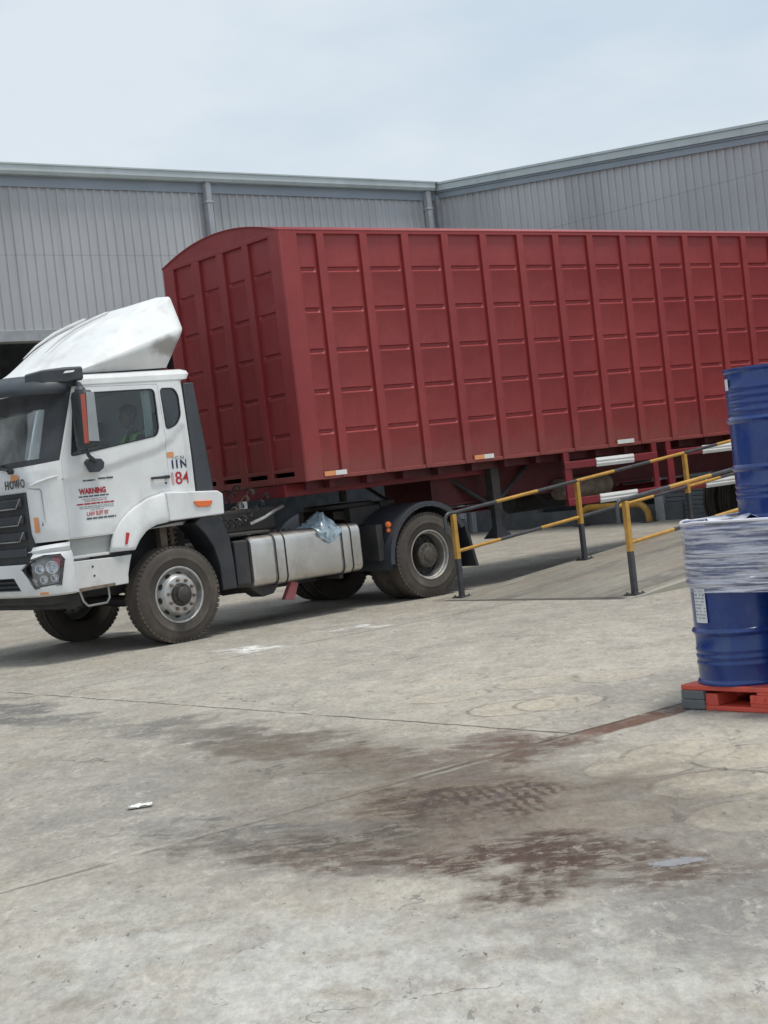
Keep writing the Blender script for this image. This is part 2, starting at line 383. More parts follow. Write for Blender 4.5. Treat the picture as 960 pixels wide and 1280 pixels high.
# ------------------------------------------------------------------ GROUND
SLAB = Vector((.9415, 9.0377, 0))           # where two slab joints cross
def ground_material():
    m, n = new_mat('yard_concrete')
    p = n.pos()
    # slab frame: a along the truck, b away from it
    q = n.mapping(n.vmath('SUBTRACT', p, tuple(SLAB)), rot=(0, 0, -YAW))
    s2 = n.node('ShaderNodeSeparateXYZ'); n.put(s2.inputs[0], q); qa, qb = s2.outputs[0], s2.outputs[1]
    def warp(scale, amp, detail=4):
        return n.vmath('MULTIPLY', n.vmath('SUBTRACT', n.noise(p, scale, detail, .62, color=True), (.5, .5, .5)), (amp, amp, 0))
    pw = n.vmath('ADD', n.vmath('ADD', p, warp(5, .8)), warp(1.4, 1.6, 3))
    def mul(*k):
        r = k[0]
        for x in k[1:]: r = n.math('MULTIPLY', r, x)
        return r
    def blob(cx, cy, a, b, c, d, lo=1.15, hi=.3):
        v = n.vmath('SUBTRACT', pw, (cx, cy, 0))
        sp = n.node('ShaderNodeSeparateXYZ'); n.put(sp.inputs[0], v)
        x = n.math('ADD', n.math('MULTIPLY', sp.outputs[0], a), n.math('MULTIPLY', sp.outputs[1], b))
        y = n.math('ADD', n.math('MULTIPLY', sp.outputs[0], c), n.math('MULTIPLY', sp.outputs[1], d))
        r = n.math('SQRT', n.math('ADD', n.math('MULTIPLY', x, x), n.math('MULTIPLY', y, y)))
        return n.step(r, hi, lo, inv=True)
    def grow(e, f): return (e[0], e[1], *[x / f for x in e[2:]])
    def fn(scale, detail=9, rough=.7, sy=1.0, rot=0.0, loc=(0, 0, 0), dist=.3):
        return n.noise(n.mapping(p, rot=(0, 0, rot), scale=(1, sy, 1), loc=loc), scale, detail, rough, dist)
    # ---- worn cement: slab-wide tone, patches, laitance
    col = n.mix(n.step(n.noise(p, .30, 6, .6), .3, .7), (.290, .266, .228), (.345, .318, .274))
    col = n.mix(mul(n.step(fn(1.3, 11, .70, .8), .44, .60), .55), col, (.390, .364, .315))
    col = n.mix(mul(n.step(fn(2.0, 11, .72, .75, .2, (4, 1, 0)), .50, .60), .45), col, (.225, .215, .197))
    col = n.mix(mul(n.step(fn(.8, 8, .65, 1, 0, (9, 2, 0)), .50, .66), .5), col, (.335, .295, .235))
    # light and dark regions of the yard
    for e, s, c in [((-.3, 4.95, .55, .03, -.35, -.95), .85, (.44, .432, .405)), (grow((1.2, 12.2, .50, -.04, .09, -.40), 1), .7, (.42, .385, .33)), (grow((1.456, 7.873, 2.421, -.501, .668, -1.712), 1.3), .8, (.47, .43, .345)),
                    ((-1.4, 14.6, .45, .05, .25, -.40), .6, (.39, .365, .32)), ((-2.2, 6.8, .8, .1, -.3, -.9), .5, (.36, .345, .30))]:
        col = n.mix(mul(blob(*e, lo=1.3), n.step(fn(3.0, 10, .72, .8), .36, .56), s), col, c)
    for e, s, c in [((.75, 6.9, .62, -.2, -.5, -.55), .8, (.205, .190, .176)), ((1.0, 5.35, 1.6, -.35, .126, -1.6), .8, (.19, .183, .174)), ((-1.2, 8.6, .65, .08, -.17, -.55), .5, (.205, .198, .186)),
                    ((-3.182, 12.877, 1.6, .4, -2.2, -1.6), .85, (.115, .112, .108)), ((-1.409, 10.654, .95, .1, -2.0, -1.6), .75, (.14, .135, .13)), ((-.15, 6.9, .9, .05, -.4, -1.1), .6, (.195, .188, .18)), ((1.6, 10.6, 1.2, .2, -.5, 1.6), .5, (.21, .20, .19))]:
        col = n.mix(mul(blob(*e, lo=1.25), n.step(fn(2.4, 10, .72, .9), .28, .52), s), col, c)
    # ---- pale rings and discs where drums stood
    wob = warp(6, .05)
    for (x, y, sg) in [(1.38, 7.3, .8), (1.14, 7.89, .65), (.69, 10.24, .7), (1.69, 7.84, .7), (.8, 6.91, .55), (1.0, 10.24, .6), (.34, 11.95, .5), (1.39, 8.15, .5), (.54, 9.68, .4), (.30, 11.1, .6), (1.72, 6.95, .6), (1.42, 6.62, .5), (1.5, 11.2, .5), (.95, 11.3, .55)]:
        v = n.vmath('SUBTRACT', n.vmath('ADD', p, wob), (x, y, 0))
        ln = n.node('ShaderNodeVectorMath', operation='LENGTH'); n.put(ln.inputs[0], v); r = ln.outputs['Value']
        col = n.mix(mul(n.step(r, .27, .295, inv=True), n.step(fn(3.5, 6, .65), .30, .55), sg * 1.1, ), col, (.41, .365, .29))
        ring = mul(n.step(r, .275, .292), n.step(r, .30, .325, inv=True), n.step(fn(2.6, 4, .6, 1, 0, (x * 9, y, 0)), .42, .55))
        col = n.mix(mul(ring, sg * .9), col, (.115, .10, .085))
    # an arc of tyre scrub
    v = n.vmath('SUBTRACT', n.vmath('ADD', p, wob), (-.12, 11.6, 0)); ln = n.node('ShaderNodeVectorMath', operation='LENGTH'); n.put(ln.inputs[0], v); r = ln.outputs['Value']
    sp = n.node('ShaderNodeSeparateXYZ'); n.put(sp.inputs[0], v)
    arc = mul(n.step(n.math('SINE', n.math('MULTIPLY', r, 105.0)), .1, .7), n.step(r, .28, .36), n.step(r, .50, .58, inv=True), n.step(sp.outputs[0], .02, .25), n.step(fn(5, 5), .35, .6))
    col = n.mix(mul(arc, .55), col, (.48, .455, .40))
    # ---- fine grain of the worn surface
    g1 = fn(2.6, 14, .76, .6, .1, (2, 5, 0), .3); g2 = fn(26, 12, .84, .45, 0, (8, 1, 0), .1)
    lum = n.math('MULTIPLY', n.math('ADD', .89, n.math('MULTIPLY', n.step(g1, .34, .66), .22)), n.math('ADD', .83, n.math('MULTIPLY', n.step(g2, .36, .64), .34)))
    lv = n.node('ShaderNodeCombineXYZ')
    for i in range(3): n.put(lv.inputs[i], lum)
    for sc_, lo, hi, k, c, sy, loc in [(9, .55, .57, .35, (.43, .405, .35), .5, (1, 13, 0)), (4, .59, .612, .5, (.44, .415, .36), .6, (6, 4, 0)), (11, .62, .64, .6, (.48, .455, .41), .5, (2, 7, 0))]:
        col = n.mix(mul(n.step(fn(sc_, 9, .76, sy, .05, loc, .4), lo, hi), k), col, c)
    # ---- brown spills
    def stain(e, colr, s, lo, hi, nscale=4, tread=None, sy=1.2):
        nonlocal col
        k = mul(blob(*e, lo=1.2, hi=.25), n.step(fn(nscale, 12, .76, sy, .06, (nscale, e[0], 0), .5), lo, hi))
        if tread:
            ang, sc_ = tread
            wv = n.node('ShaderNodeTexWave', wave_type='BANDS'); n.put(wv.inputs['Vector'], n.mapping(p, rot=(0, 0, ang))); wv.inputs['Scale'].default_value = sc_
            wv.inputs['Distortion'].default_value = 4.0; wv.inputs['Detail'].default_value = 3; wv.inputs['Detail Scale'].default_value = 2
            k = mul(k, n.math('ADD', mul(n.step(wv.outputs['Fac'], .40, .65), .85), .12))
        col = n.mix(n.math('MULTIPLY', k, s, clamp=True), col, colr)
        return k
    A = (-0.644, 9.505, 1.279, 0.062, -2.993, -1.99); B = (0.635, 8.835, 2.751, -0.253, 0.172, -2.645)
    Cc = (0.265, 7.547, 1.8, -0.117, -0.8, -1.5); D = (-0.342, 7.009, 1.881, 0.043, -0.673, -3.0); E = (0.36, 6.32, 1.35, -0.15, -1.5, -2.7)
    K = (0.182, 8.314, 2.961, -0.129, -0.505, -1.915)
    stain((.25, 7.35, .80, -.05, -.45, -.75), (.185, .152, .118), .75, .30, .52, 2.0)
    stain((-.35, 7.1, 1.1, .0, -.6, -1.9), (.155, .130, .105), .7, .36, .54, 2.6)
    stain(grow(A, 1.5), (.150, .132, .110), .85, .28, .52, 2.2)
    stain(grow(A, 1.05), (.098, .074, .054), .9, .38, .54, 3.2, sy=1.5)
    stain((-.15, 9.0, 1.7, .1, -3.0, -2.6), (.088, .052, .036), .9, .42, .54, 4.5, sy=1.5)
    stain(grow((.1, 8.2, .60, .05, -.5, -.62), 1.0), (.18, .155, .122), .7, .34, .54, 2.2)
    stain(grow(B, 1.3), (.105, .066, .052), .9, .38, .50, 3)
    stain((.35, 8.45, 2.0, -.25, .17, -3.2), (.096, .060, .040), .85, .45, .54, 4, sy=1.5)
    # rust-brown strip along the joint beside the pallet
    band = mul(n.step(qa, -.25, .15), n.step(qa, 1.25, 1.0, inv=False) if False else n.step(qa, 1.0, 1.3, inv=True), n.step(n.math('ADD', qb, n.math('MULTIPLY', fn(3, 6), .12)), -.17, -.13), n.step(n.math('ADD', qb, n.math('MULTIPLY', fn(6, 6), .05)), .03, .05, inv=True))
    col = n.mix(mul(band, n.step(fn(4, 9, .72, .8), .28, .48), .95), col, (.125, .066, .044))
    stain(grow(Cc, 1.25), (.158, .122, .090), .8, .34, .53, 2.6)
    stain((.36, 7.42, 2.6, -.1, -.4, -2.6), (.066, .039, .027), .95, .33, .47, 3.0, (-.20, 5.2))
    stain((.05, 7.55, 2.4, -.1, -.5, -2.4), (.066, .046, .031), .9, .44, .50, 4.5, sy=1.6)
    stain(grow(Cc, 1.0), (.060, .040, .034), .85, .50, .56, 5)
    stain(K, (.12, .098, .084), .7, .34, .5)
    stain(grow(D, 1.35), (.078, .064, .052), .9, .46, .53, 5, sy=1.3)
    stain((-.9, 7.6, 1.2, .1, -.5, -2.2), (.11, .105, .104), .75, .48, .56, 4)
    stain(grow(E, 1.45), (.195, .165, .130), .75, .32, .54, 2.4)
    stain(grow(E, 1.35), (.068, .037, .026), .95, .468, .50, 5, sy=1.9)
    stain((.42, 6.18, 2.4, -.2, -1.5, -2.9), (.064, .036, .025), .95, .42, .49, 3.4, (.10, 3.6), sy=1.3)
    stain((.78, 6.25, 3.2, -.3, -1.0, -3.2), (.070, .048, .034), .85, .46, .52, 5, (-.3, 4.4), sy=1.3)
    stain(grow(E, 1.5), (.070, .046, .032), .8, .55, .585, 9, sy=1.6)
    stain(grow(D, 1.4), (.065, .056, .046), .85, .54, .58, 9, sy=1.7)
    stain((-1.51, 15.85, 2.6, -.6, 2.0, 3.2), (.74, .74, .73), .95, .36, .50, 2.5)
    stain((-.45, 16.9, 2.6, -.6, 2.2, 5.5), (.62, .62, .60), .9, .44, .54, 4)
    col = n.mix(1.0, col, lv.outputs[0], 'MULTIPLY')
    # ---- chips, flakes, grit
    for sc_, lo, hi, k, c, sy, loc in [(3.2, .57, .59, .22, (.19, .178, .158), .6, (1, 1, 0)), (6, .55, .57, .18, (.20, .188, .168), .5, (11, 1, 0)),  (7, .61, .63, .5, (.085, .078, .07), .6, (3, 9, 0)), (17, .62, .64, .75, (.08, .075, .07), .45, (5, 2, 0)),
                                       (32, .65, .67, .7, (.55, .535, .50), .4, (2, 3, 0))]:
        col = n.mix(mul(n.step(fn(sc_, 9, .76, sy, .05, loc, .4), lo, hi), k), col, c)
    # ---- joints between slabs
    jw = n.math('MULTIPLY', n.math('SUBTRACT', n.noise(p, 2.5, 6, .7), .5), .10)
    jmask = None; brk = n.step(fn(2.0, 5, .65), .36, .50)
    for ax_, off, extra in ((qa, 0.0, n.step(qb, -.1, .05)), (qb, 0.0, None), (qb, 6.5, None), (qa, -12.5, None), (qb, -6.9, None)):
        t_ = n.math('ABSOLUTE', n.math('ADD', n.math('SUBTRACT', ax_, off), jw))
        k = mul(n.step(t_, .006, .020, inv=True), brk)
        lt = mul(n.step(n.math('ABSOLUTE', n.math('SUBTRACT', t_, .045)), .0, .035, inv=True), n.step(fn(1.1, 4), .48, .62))
        if extra is not None: k = mul(k, extra); lt = mul(lt, extra)
        col = n.mix(mul(lt, .4), col, (.46, .44, .39))
        jmask = k if jmask is None else n.math('MAXIMUM', jmask, k)
    col = n.mix(mul(jmask, n.math('SUBTRACT', .85, mul(n.step(qa, -.4, -1.6), .35))), col, (.06, .054, .048))
    cr = n.voro(n.vmath('ADD', p, warp(1.4, 1.0, 5)), .36, 'DISTANCE_TO_EDGE')
    crm = mul(n.step(cr, .0008, .0032, inv=True), n.step(fn(.8, 3), .52, .60))
    col = n.mix(mul(crm, .55), col, (.07, .065, .06))
    # ---- standing water, the sky's pale reflection painted into its base colour
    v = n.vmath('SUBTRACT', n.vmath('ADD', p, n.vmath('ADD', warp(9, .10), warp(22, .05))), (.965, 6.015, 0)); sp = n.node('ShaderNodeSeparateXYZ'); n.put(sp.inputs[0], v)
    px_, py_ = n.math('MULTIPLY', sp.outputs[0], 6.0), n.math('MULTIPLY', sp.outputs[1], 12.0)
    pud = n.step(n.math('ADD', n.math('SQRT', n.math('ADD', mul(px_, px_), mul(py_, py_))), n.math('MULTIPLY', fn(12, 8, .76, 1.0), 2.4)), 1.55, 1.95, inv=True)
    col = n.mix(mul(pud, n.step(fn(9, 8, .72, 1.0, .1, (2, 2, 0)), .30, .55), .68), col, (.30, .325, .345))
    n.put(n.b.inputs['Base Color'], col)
    wet = n.math('MAXIMUM', blob(.75, 6.5, .75, -.248, -.648, -.75, lo=1.25), blob(*grow(A, 1.3)))
    rough = n.math('SUBTRACT', .85, mul(wet, n.step(g1, .38, .6), .18))
    n.put(n.b.inputs['Roughness'], mul(rough, n.math('SUBTRACT', 1, mul(pud, .55))))
    n.put(n.b.inputs['Specular IOR Level'], n.math('ADD', .32, mul(pud, .38)))
    n.put(n.b.inputs['IOR'], n.math('ADD', 1.5, mul(pud, .55)))
    h = n.math('ADD', n.math('ADD', g1, n.math('MULTIPLY', g2, .5)), n.math('MULTIPLY', n.math('MAXIMUM', jmask, crm), -1.0))
    h = mul(h, n.math('SUBTRACT', 1, mul(pud, .97)))
    n.put(n.b.inputs['Normal'], n.bump(h, .35, .010))
    return m
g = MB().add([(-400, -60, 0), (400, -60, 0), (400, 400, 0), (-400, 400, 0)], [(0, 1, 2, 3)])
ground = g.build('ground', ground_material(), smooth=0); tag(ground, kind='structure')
ground['label'] = 'worn stained concrete yard with slab joints'

# paper litter
def crumple(name, cx, cy, a, b, h, rot, seed, mats, label, cat):
    rnd = random.Random(seed); rows = []
    for i in range(9):
        row = []
        for j in range(7):
            x = (i / 8 - .5) * 2 * a + rnd.uniform(-.12, .12) * a; y = (j / 6 - .5) * 2 * b + rnd.uniform(-.2, .2) * b
            row.append((x, y, .005 + h * rnd.random() ** 1.5))
        rows.append(row)
    o = MB().grid(rows).build(name, mats, smooth=25)
    s = o.modifiers.new('thick', 'SOLIDIFY'); s.thickness = .002; s.offset = 1
    o.location = (cx, cy, .003); o.rotation_euler = (0, 0, rot)
    return tag(o, label, cat)
crumple('paper_scrap', -1.45, 8.28, .065, .022, .014, .25, 3, MT['whitetape'], 'small crumpled white paper scrap lying on the open concrete', 'litter')

# ------------------------------------------------------------------ LOADING RAMP
RA = Vector((.8335, 19.2247, 0)); RB = Vector((2.5964, 16.9928, 0))     # railing post bases at the foot of the ramp
SL = .087
def ramp_material():
    m, n = new_mat('ramp_concrete'); p = n.pos()
    q = n.mapping(n.vmath('SUBTRACT', p, tuple(RA)), rot=(0, 0, -YAW)); sp = n.node('ShaderNodeSeparateXYZ'); n.put(sp.inputs[0], q); b = sp.outputs[1]
    c = n.mix(n.step(n.noise(p, .8, 8, .65), .3, .7), (.195, .186, .158), (.265, .252, .212))
    st = lambda sc_, lo, hi, loc: n.step(n.noise(n.mapping(q, scale=(.35, 2.6, 1), loc=loc), sc_, 10, .72, .2), lo, hi)
    c = n.mix(n.math('MULTIPLY', st(1.4, .48, .64, (0, 0, 0)), .6), c, (.24, .19, .145))
    c = n.mix(n.math('MULTIPLY', st(2.2, .52, .64, (4, 2, 0)), .55), c, (.125, .120, .110))
    c = n.mix(n.math('MULTIPLY', st(3.5, .54, .64, (8, 5, 0)), .5), c, (.38, .365, .32))
    for b0 in (-.78, -2.3):
        tr_ = n.math('MULTIPLY', n.step(n.math('ABSOLUTE', n.math('ADD', b, n.math('ADD', -b0, n.math('MULTIPLY', n.noise(p, 1.1, 4), .2)))), .06, .22, inv=True), n.step(n.noise(n.mapping(q, scale=(.8, 2, 1)), 3, 8, .7), .35, .6))
        c = n.mix(n.math('MULTIPLY', tr_, .6), c, (.10, .097, .092))
    c = n.mix(n.math('MULTIPLY', n.step(n.noise(p, 11, 9, .75), .56, .62), .5), c, (.11, .105, .095))
    c = n.mix(n.math('MULTIPLY', n.step(n.math('ADD', sp.outputs[0], n.math('MULTIPLY', n.noise(p, 5, 6), .05)), -.185, -.165, inv=True), .8), c, (.06, .055, .05))
    edge = n.math('ADD', n.step(n.math('ADD', b, n.math('MULTIPLY', n.noise(p, 6, 6), .08)), .10, .16), n.step(n.math('ADD', b, n.math('MULTIPLY', n.noise(p, 6, 6), .08)), -2.80, -2.86))
    c = n.mix(n.math('MULTIPLY', edge, .6, clamp=True), c, (.40, .38, .32))
    n.put(n.b.inputs['Base Color'], c); n.b.inputs['Roughness'].default_value = .85
    n.put(n.b.inputs['Normal'], n.bump(n.noise(p, 14, 9, .75), .4, .012))
    return m
mr = ramp_material()
rd = (RB - RA).normalized(); Lr = (RB - RA).length
ramp = MB()
def rampP(s, t, z): p = RA + s * U + t * rd; return (p.x, p.y, z)
prof = [(-.25, .004), (.0, .018), (12.3, 12.3 * SL)]
t0, t1 = -.16, Lr + .14
vs = []; 
for s, z in prof: vs += [rampP(s, t0, z), rampP(s, t1, z)]
for s, z in ((-.25, -.2), (12.3, -.2)): vs += [rampP(s, t0, z), rampP(s, t1, z)]
ramp.add(vs, [(0, 1, 3, 2), (2, 3, 5, 4), (0, 2, 4, 8, 6), (1, 7, 9, 5, 3), (4, 5, 9, 8), (6, 7, 1, 0)])
o = ramp.build('ramp', mr, smooth=0); tag(o, kind='structure')

def railing(base, side, label, npost, extra=0):
    """base: foot of the first post; side: direction the hook of the top rail leans to"""
    t = thing('ramp_railing', label, 'railing', tuple(base), YAW, 'yellow and black railings along the ramp')
    gz = lambda s: .018 + max(0, s) * SL
    y = MB(); pitch = 2.24; H = 1.035; MIDH = .56
    for k in range(npost):
        s = k * pitch
        q = MB()
        q.box(s - .030, s + .030, -.030, .030, gz(s) + .47, gz(s) + H - .02, 0)
        q.box(s - .030, s + .030, -.030, .030, gz(s) + .008, gz(s) + .47, 1)
        po = q.build('post', [MT['yellow'], MT['railblack']], t, smooth=0, bevel=.008)
        pl = MB().box(s - .085, s + .085, -.085, .085, gz(s) - .01, gz(s) + .012)
        for dx in (-.06, .06):
            for dy in (-.06, .06): pl.lathe([(.012, 0), (.012, .018), (.006, .022)], (s + dx, dy, gz(s) + .01), n=6)
        pl.build('foot_plate', MT['railblack'], po, smooth=0)
    end = (npost - 1) * pitch + extra
    def band(start_black, length, nm, z, hook):
        pts, mi = [], []
        if hook:
            for a in np.linspace(0, math.pi / 2, 7): pts.append((-.05 - .09 * math.sin(a) + .0, 0, z + gz(0) - .09 + .09 * math.cos(a))); mi.append(1)
            pts = pts[::-1]; pts = [(-.14, 0, z + gz(0) - .24), ] + pts; mi = [1] * len(pts)
        seg = length; s = 0.0; k = 1 if start_black else 0
        while s < end:
            e = min(s + seg, end)
            pts += [(s + .001, 0, z + gz(s)), (e - .001, 0, z + gz(e))]; mi += [k, k]; s = e; k = 1 - k
        MB().tube(pts, .0225, 10, mi=mi).build(nm, [MT['yellow'], MT['railblack']], t, smooth=50)
    band(True, .745, 'top_rail', H, True)
    band(False, .745, 'mid_rail', MIDH, False)
    return t
railing(RA, 1, 'far yellow and black ramp railing, beside the rear wheel of the truck', 6, .2)
railing(RB, 1, 'near yellow and black ramp railing, running behind the wrapped blue drum', 6, .2)

# ------------------------------------------------------------------ WAREHOUSES
def cladding(name, c0):
    m, n = new_mat(name); v = n.coord()
    sp = n.node('ShaderNodeSeparateXYZ'); n.put(sp.inputs[0], v)
    sheet = n.math('FLOOR', n.math('DIVIDE', sp.outputs[0], 1.025))
    wn = n.node('ShaderNodeTexWhiteNoise', noise_dimensions='1D'); n.put(wn.inputs['W'], sheet)
    f = n.math('ADD', .90, n.math('MULTIPLY', wn.outputs['Value'], .16))
    c = n.mix(n.step(n.noise(v, .35, 6, .6), .3, .7), tuple(x * .93 for x in c0), tuple(x * 1.06 for x in c0))
    c = n.mix(n.math('MULTIPLY', n.step(n.noise(n.mapping(v, scale=(7, 1, .18)), 1.0, 9, .72), .50, .70), .40), c, tuple(x * .66 for x in c0))
    c = n.mix(n.math('MULTIPLY', n.step(n.noise(n.mapping(v, scale=(3, 1, .30), loc=(5, 0, 2)), 1.0, 9, .72), .56, .70), .35), c, (.36, .33, .29))
    lv = n.node('ShaderNodeCombineXYZ')
    for i in range(3): n.put(lv.inputs[i], f)
    c = n.mix(1.0, c, lv.outputs[0], 'MULTIPLY')
    # overlap line of the sheets
    fr = n.math('ABSOLUTE', n.math('SUBTRACT', sp.outputs[2], 6.62))
    c = n.mix(n.math('MULTIPLY', n.step(fr, .004, .016, inv=True), .45), c, tuple(x * .5 for x in c0))
    n.put(n.b.inputs['Base Color'], c); n.b.inputs['Roughness'].default_value = .45
    return m
MT['clad'] = cladding('grey_cladding', (.455, .465, .485))
MT['clad2'] = cladding('grey_cladding_wing', (.455, .465, .485))
MT['gutter'] = mat('pale_gutter', (.50, .565, .575), .45, var=.06, vscale=1, dirt=(.30, .34, .34), dirt_amt=.4)
MT['flash'] = mat('grey_flashing', (.29, .335, .385), .45, var=.06, vscale=1)
MT['downpipe'] = mat('downpipe_grey', (.36, .38, .41), .5, var=.08)
MT['lintel'] = mat('lintel_grey', (.33, .355, .37), .6, var=.12, dirt=(.14, .14, .14), dirt_amt=.4)
MT['roofsheet'] = mat('roof_sheet', (.36, .39, .40), .45, var=.06)
MT['dado'] = mat('block_dado', (.10, .105, .11), .9, var=.2, dirt=(.06, .06, .06), dirt_amt=.5)
MT['shutter'] = mat('shutter_grey', (.105, .12, .135), .6, var=.1)
MT['inside'] = mat('warehouse_inside', (.22, .24, .27), .9, var=.2)

def corrug(length, ztop, zbot, pitch=.205, depth=.032, rib=.05):
    """vertical ribbed sheet in local x (along), y (towards the outside is -), z"""
    xs = []; n = int(length / pitch)
    for k in range(n + 1):
        x = k * pitch
        for dx, dy in ((0, 0), (pitch - rib - .03, 0), (pitch - rib - .012, -depth), (pitch - .012, -depth), ):
            if x + dx <= length: xs.append((x + dx, dy))
    xs.append((length, 0))
    return MB().grid([[(x, y, zbot(x) if callable(zbot) else zbot) for x, y in xs], [(x, y, ztop(x) if callable(ztop) else ztop) for x, y in xs]])

CU, CV = 16.35, 12.6                        # inner corner of the two buildings in the truck's frame
EAVE = 8.36
LEN = 46.0
pC = W(CU, CV)
# long building: local x runs along the truck's axis, y away from the yard
pW = W(CU - LEN, CV)
wh = thing('warehouse', 'long grey ribbed metal warehouse behind the truck with dark open bays', 'warehouse', tuple(pW), YAW)
cl = corrug(LEN, EAVE - .34, 5.15); cl.build('wall_cladding', MT['clad'], wh, smooth=0)
MB().box(0, LEN, -.06, .02, EAVE - .42, EAVE - .20).build('flashing', MT['flash'], wh, smooth=0)
gu = MB().prism([(-.02, EAVE - .21), (-.20, EAVE - .21), (-.24, EAVE - .15), (-.24, EAVE - .03), (-.26, EAVE - .03), (-.26, EAVE), (-.02, EAVE)], 0, LEN - .25, axis='x')
gu.build('gutter', MT['gutter'], wh, smooth=0)
MB().box(0, LEN, -.10, .25, 4.94, 5.16).build('lintel', MT['lintel'], wh, smooth=0, bevel=.01)
for u in (9.66, 15.9, 0.3, -9.0, -18.0):
    x = u - (CU - LEN)
    d = MB().box(x - .07, x + .07, -.20, -.05, 0, EAVE - .22)
    for zz in (5.6, 6.8, 7.7): d.box(x - .10, x + .10, -.21, -.03, zz, zz + .05)
    d.build('downpipe', MT['downpipe'], wh, smooth=0, bevel=.02)
for x in (0.2, 9.2, 18.2, 27.2, 36.2, 44.9):
    MB().box(x - .25, x + .25, -.05, .40, 0, 4.94).build('column', MT['lintel'], wh, smooth=0, bevel=.01)
MB().add([(0, -.26, EAVE - .01), (LEN + .0, -.26, EAVE - .01), (LEN, 16, EAVE + 1.6), (0, 16, EAVE + 1.6)], [(0, 1, 2, 3)]).build('roof', MT['roofsheet'], wh, smooth=0)
inn = MB().add([(0, 15.8, 0), (LEN, 15.8, 0), (LEN, 15.8, EAVE + 1.5), (0, 15.8, EAVE + 1.5)], [(0, 1, 2, 3)])
inn.add([(0, 0, 0), (0, 15.8, 0), (0, 15.8, EAVE + 1.5), (0, 0, EAVE - .1)], [(0, 1, 2, 3)]).add([(LEN, .1, 0), (LEN, 15.8, 0), (LEN, 15.8, EAVE + 1.5), (LEN, .1, EAVE - .1)], [(0, 1, 2, 3)])
inn.build('inner_wall', MT['inside'], wh, smooth=0)

# wing: local x runs from the corner towards the yard (-V), y points away (+U)
RZ = YAW - math.pi / 2
wing = thing('warehouse_wing', 'grey ribbed metal building end with sloping pale roof edge, right of the corner', 'warehouse', tuple(pC), RZ)
LW = 24.0; RK = .0885
top = lambda x: EAVE - RK * x
def skew(mb):
    return mb
cw = corrug(LW, lambda x: top(x) - .30, 3.2)
cw.build('wall_cladding', MT['clad2'], wing, smooth=0)
def rake(y0, y1, d0, d1):
    return MB().add([(0, y0, top(0) - d0), (LW, y0, top(LW) - d0), (LW, y1, top(LW) - d0), (0, y1, top(0) - d0),
                     (0, y0, top(0) - d1), (LW, y0, top(LW) - d1), (LW, y1, top(LW) - d1), (0, y1, top(0) - d1)],
                    [(0, 1, 2, 3), (7, 6, 5, 4), (0, 4, 5, 1), (1, 5, 6, 2), (2, 6, 7, 3), (3, 7, 4, 0)])
rake(-.20, .1, -.004, .045).build('roof_edge', MT['gutter'], wing, smooth=0)
rake(-.17, .1, .05, .19).build('barge_board', MT['gutter'], wing, smooth=0)
rake(-.12, .1, .194, .235).build('trim_strip', MT['flash'], wing, smooth=0)
rake(-.09, .1, .24, .36).build('flashing', MT['flash'], wing, smooth=0)
MB().box(-.02, .14, -.16, -.01, 0, EAVE - .3).build('downpipe', MT['downpipe'], wing, smooth=0, bevel=.02)
MB().box(0, 2.2, -.03, .15, 0, 3.25).box(0, 6.4, -.035, .14, 0, .35).build('dado_wall', MT['dado'], wing, smooth=0)
MB().box(0, LW, -.06, .2, 3.1, 3.3).build('lintel', MT['lintel'], wing, smooth=0)
sh = MB(); z = .0
while z < 3.1:
    sh.box(5.9, 11.6, .02, .05, z, z + .085); z += .095
sh.build('shutter', MT['shutter'], wing, smooth=0, bevel=.01)
for x in (5.8, 11.7, 17.4, 23.7):
    MB().box(x - .12, x + .12, -.05, .2, 0, 3.1).build('column', MT['lintel'], wing, smooth=0)
MB().box(17.5, LW, .0, .12, 0, 3.1).build('block_wall', MT['dado'], wing, smooth=0)
i2 = MB().add([(0, 12, 0), (LW, 12, 0), (LW, 12, 7), (0, 12, 7)], [(0, 1, 2, 3)]).add([(LW, .1, 0), (LW, 12, 0), (LW, 12, 6), (LW, .1, 6)], [(0, 1, 2, 3)]).add([(0, .3, 0), (0, 12, 0), (0, 12, 7.6), (0, .3, 7.6)], [(0, 1, 2, 3)])
i2.build('inner_wall', MT['inside'], wing, smooth=0)
MB().add([(0, -.2, top(0) + .002), (LW, -.2, top(LW) + .002), (LW, 14, top(LW) + .002), (0, 14, top(0) + .002)], [(0, 1, 2, 3)]).build('roof', MT['roofsheet'], wing, smooth=0)
MB().box(11.82, 17.28, .0, 11.9, .9, 1.085).box(11.82, 17.28, .002, .3, 0, .9).build('dock_floor', MT['dado'], wing, smooth=0)

# low yellow pipe guard in front of the wing
t = thing('pipe_guard', 'low yellow bent pipe guard standing by the far wall beyond the trailer', 'guard rail', tuple(pC), RZ)
pts = [(3.75, -.3, .0)]
for a in np.linspace(0, math.pi / 2, 6): pts.append((4.05 - .3 * math.cos(a), -.3, .10 + .3 * math.sin(a)))
for a in np.linspace(math.pi / 2, 0, 6): pts.append((5.4 + .3 * math.cos(a), -.3, .10 + .3 * math.sin(a)))
pts.append((5.7, -.3, 0))
MB().tube(pts, .07, 12).build('bent_pipe', MT['yellow'], t, smooth=50)
for x in (3.62, 5.57): MB().box(x, x + .26, -.43, -.17, 0, .015).build('foot_plate', MT['railblack'], t, smooth=0)

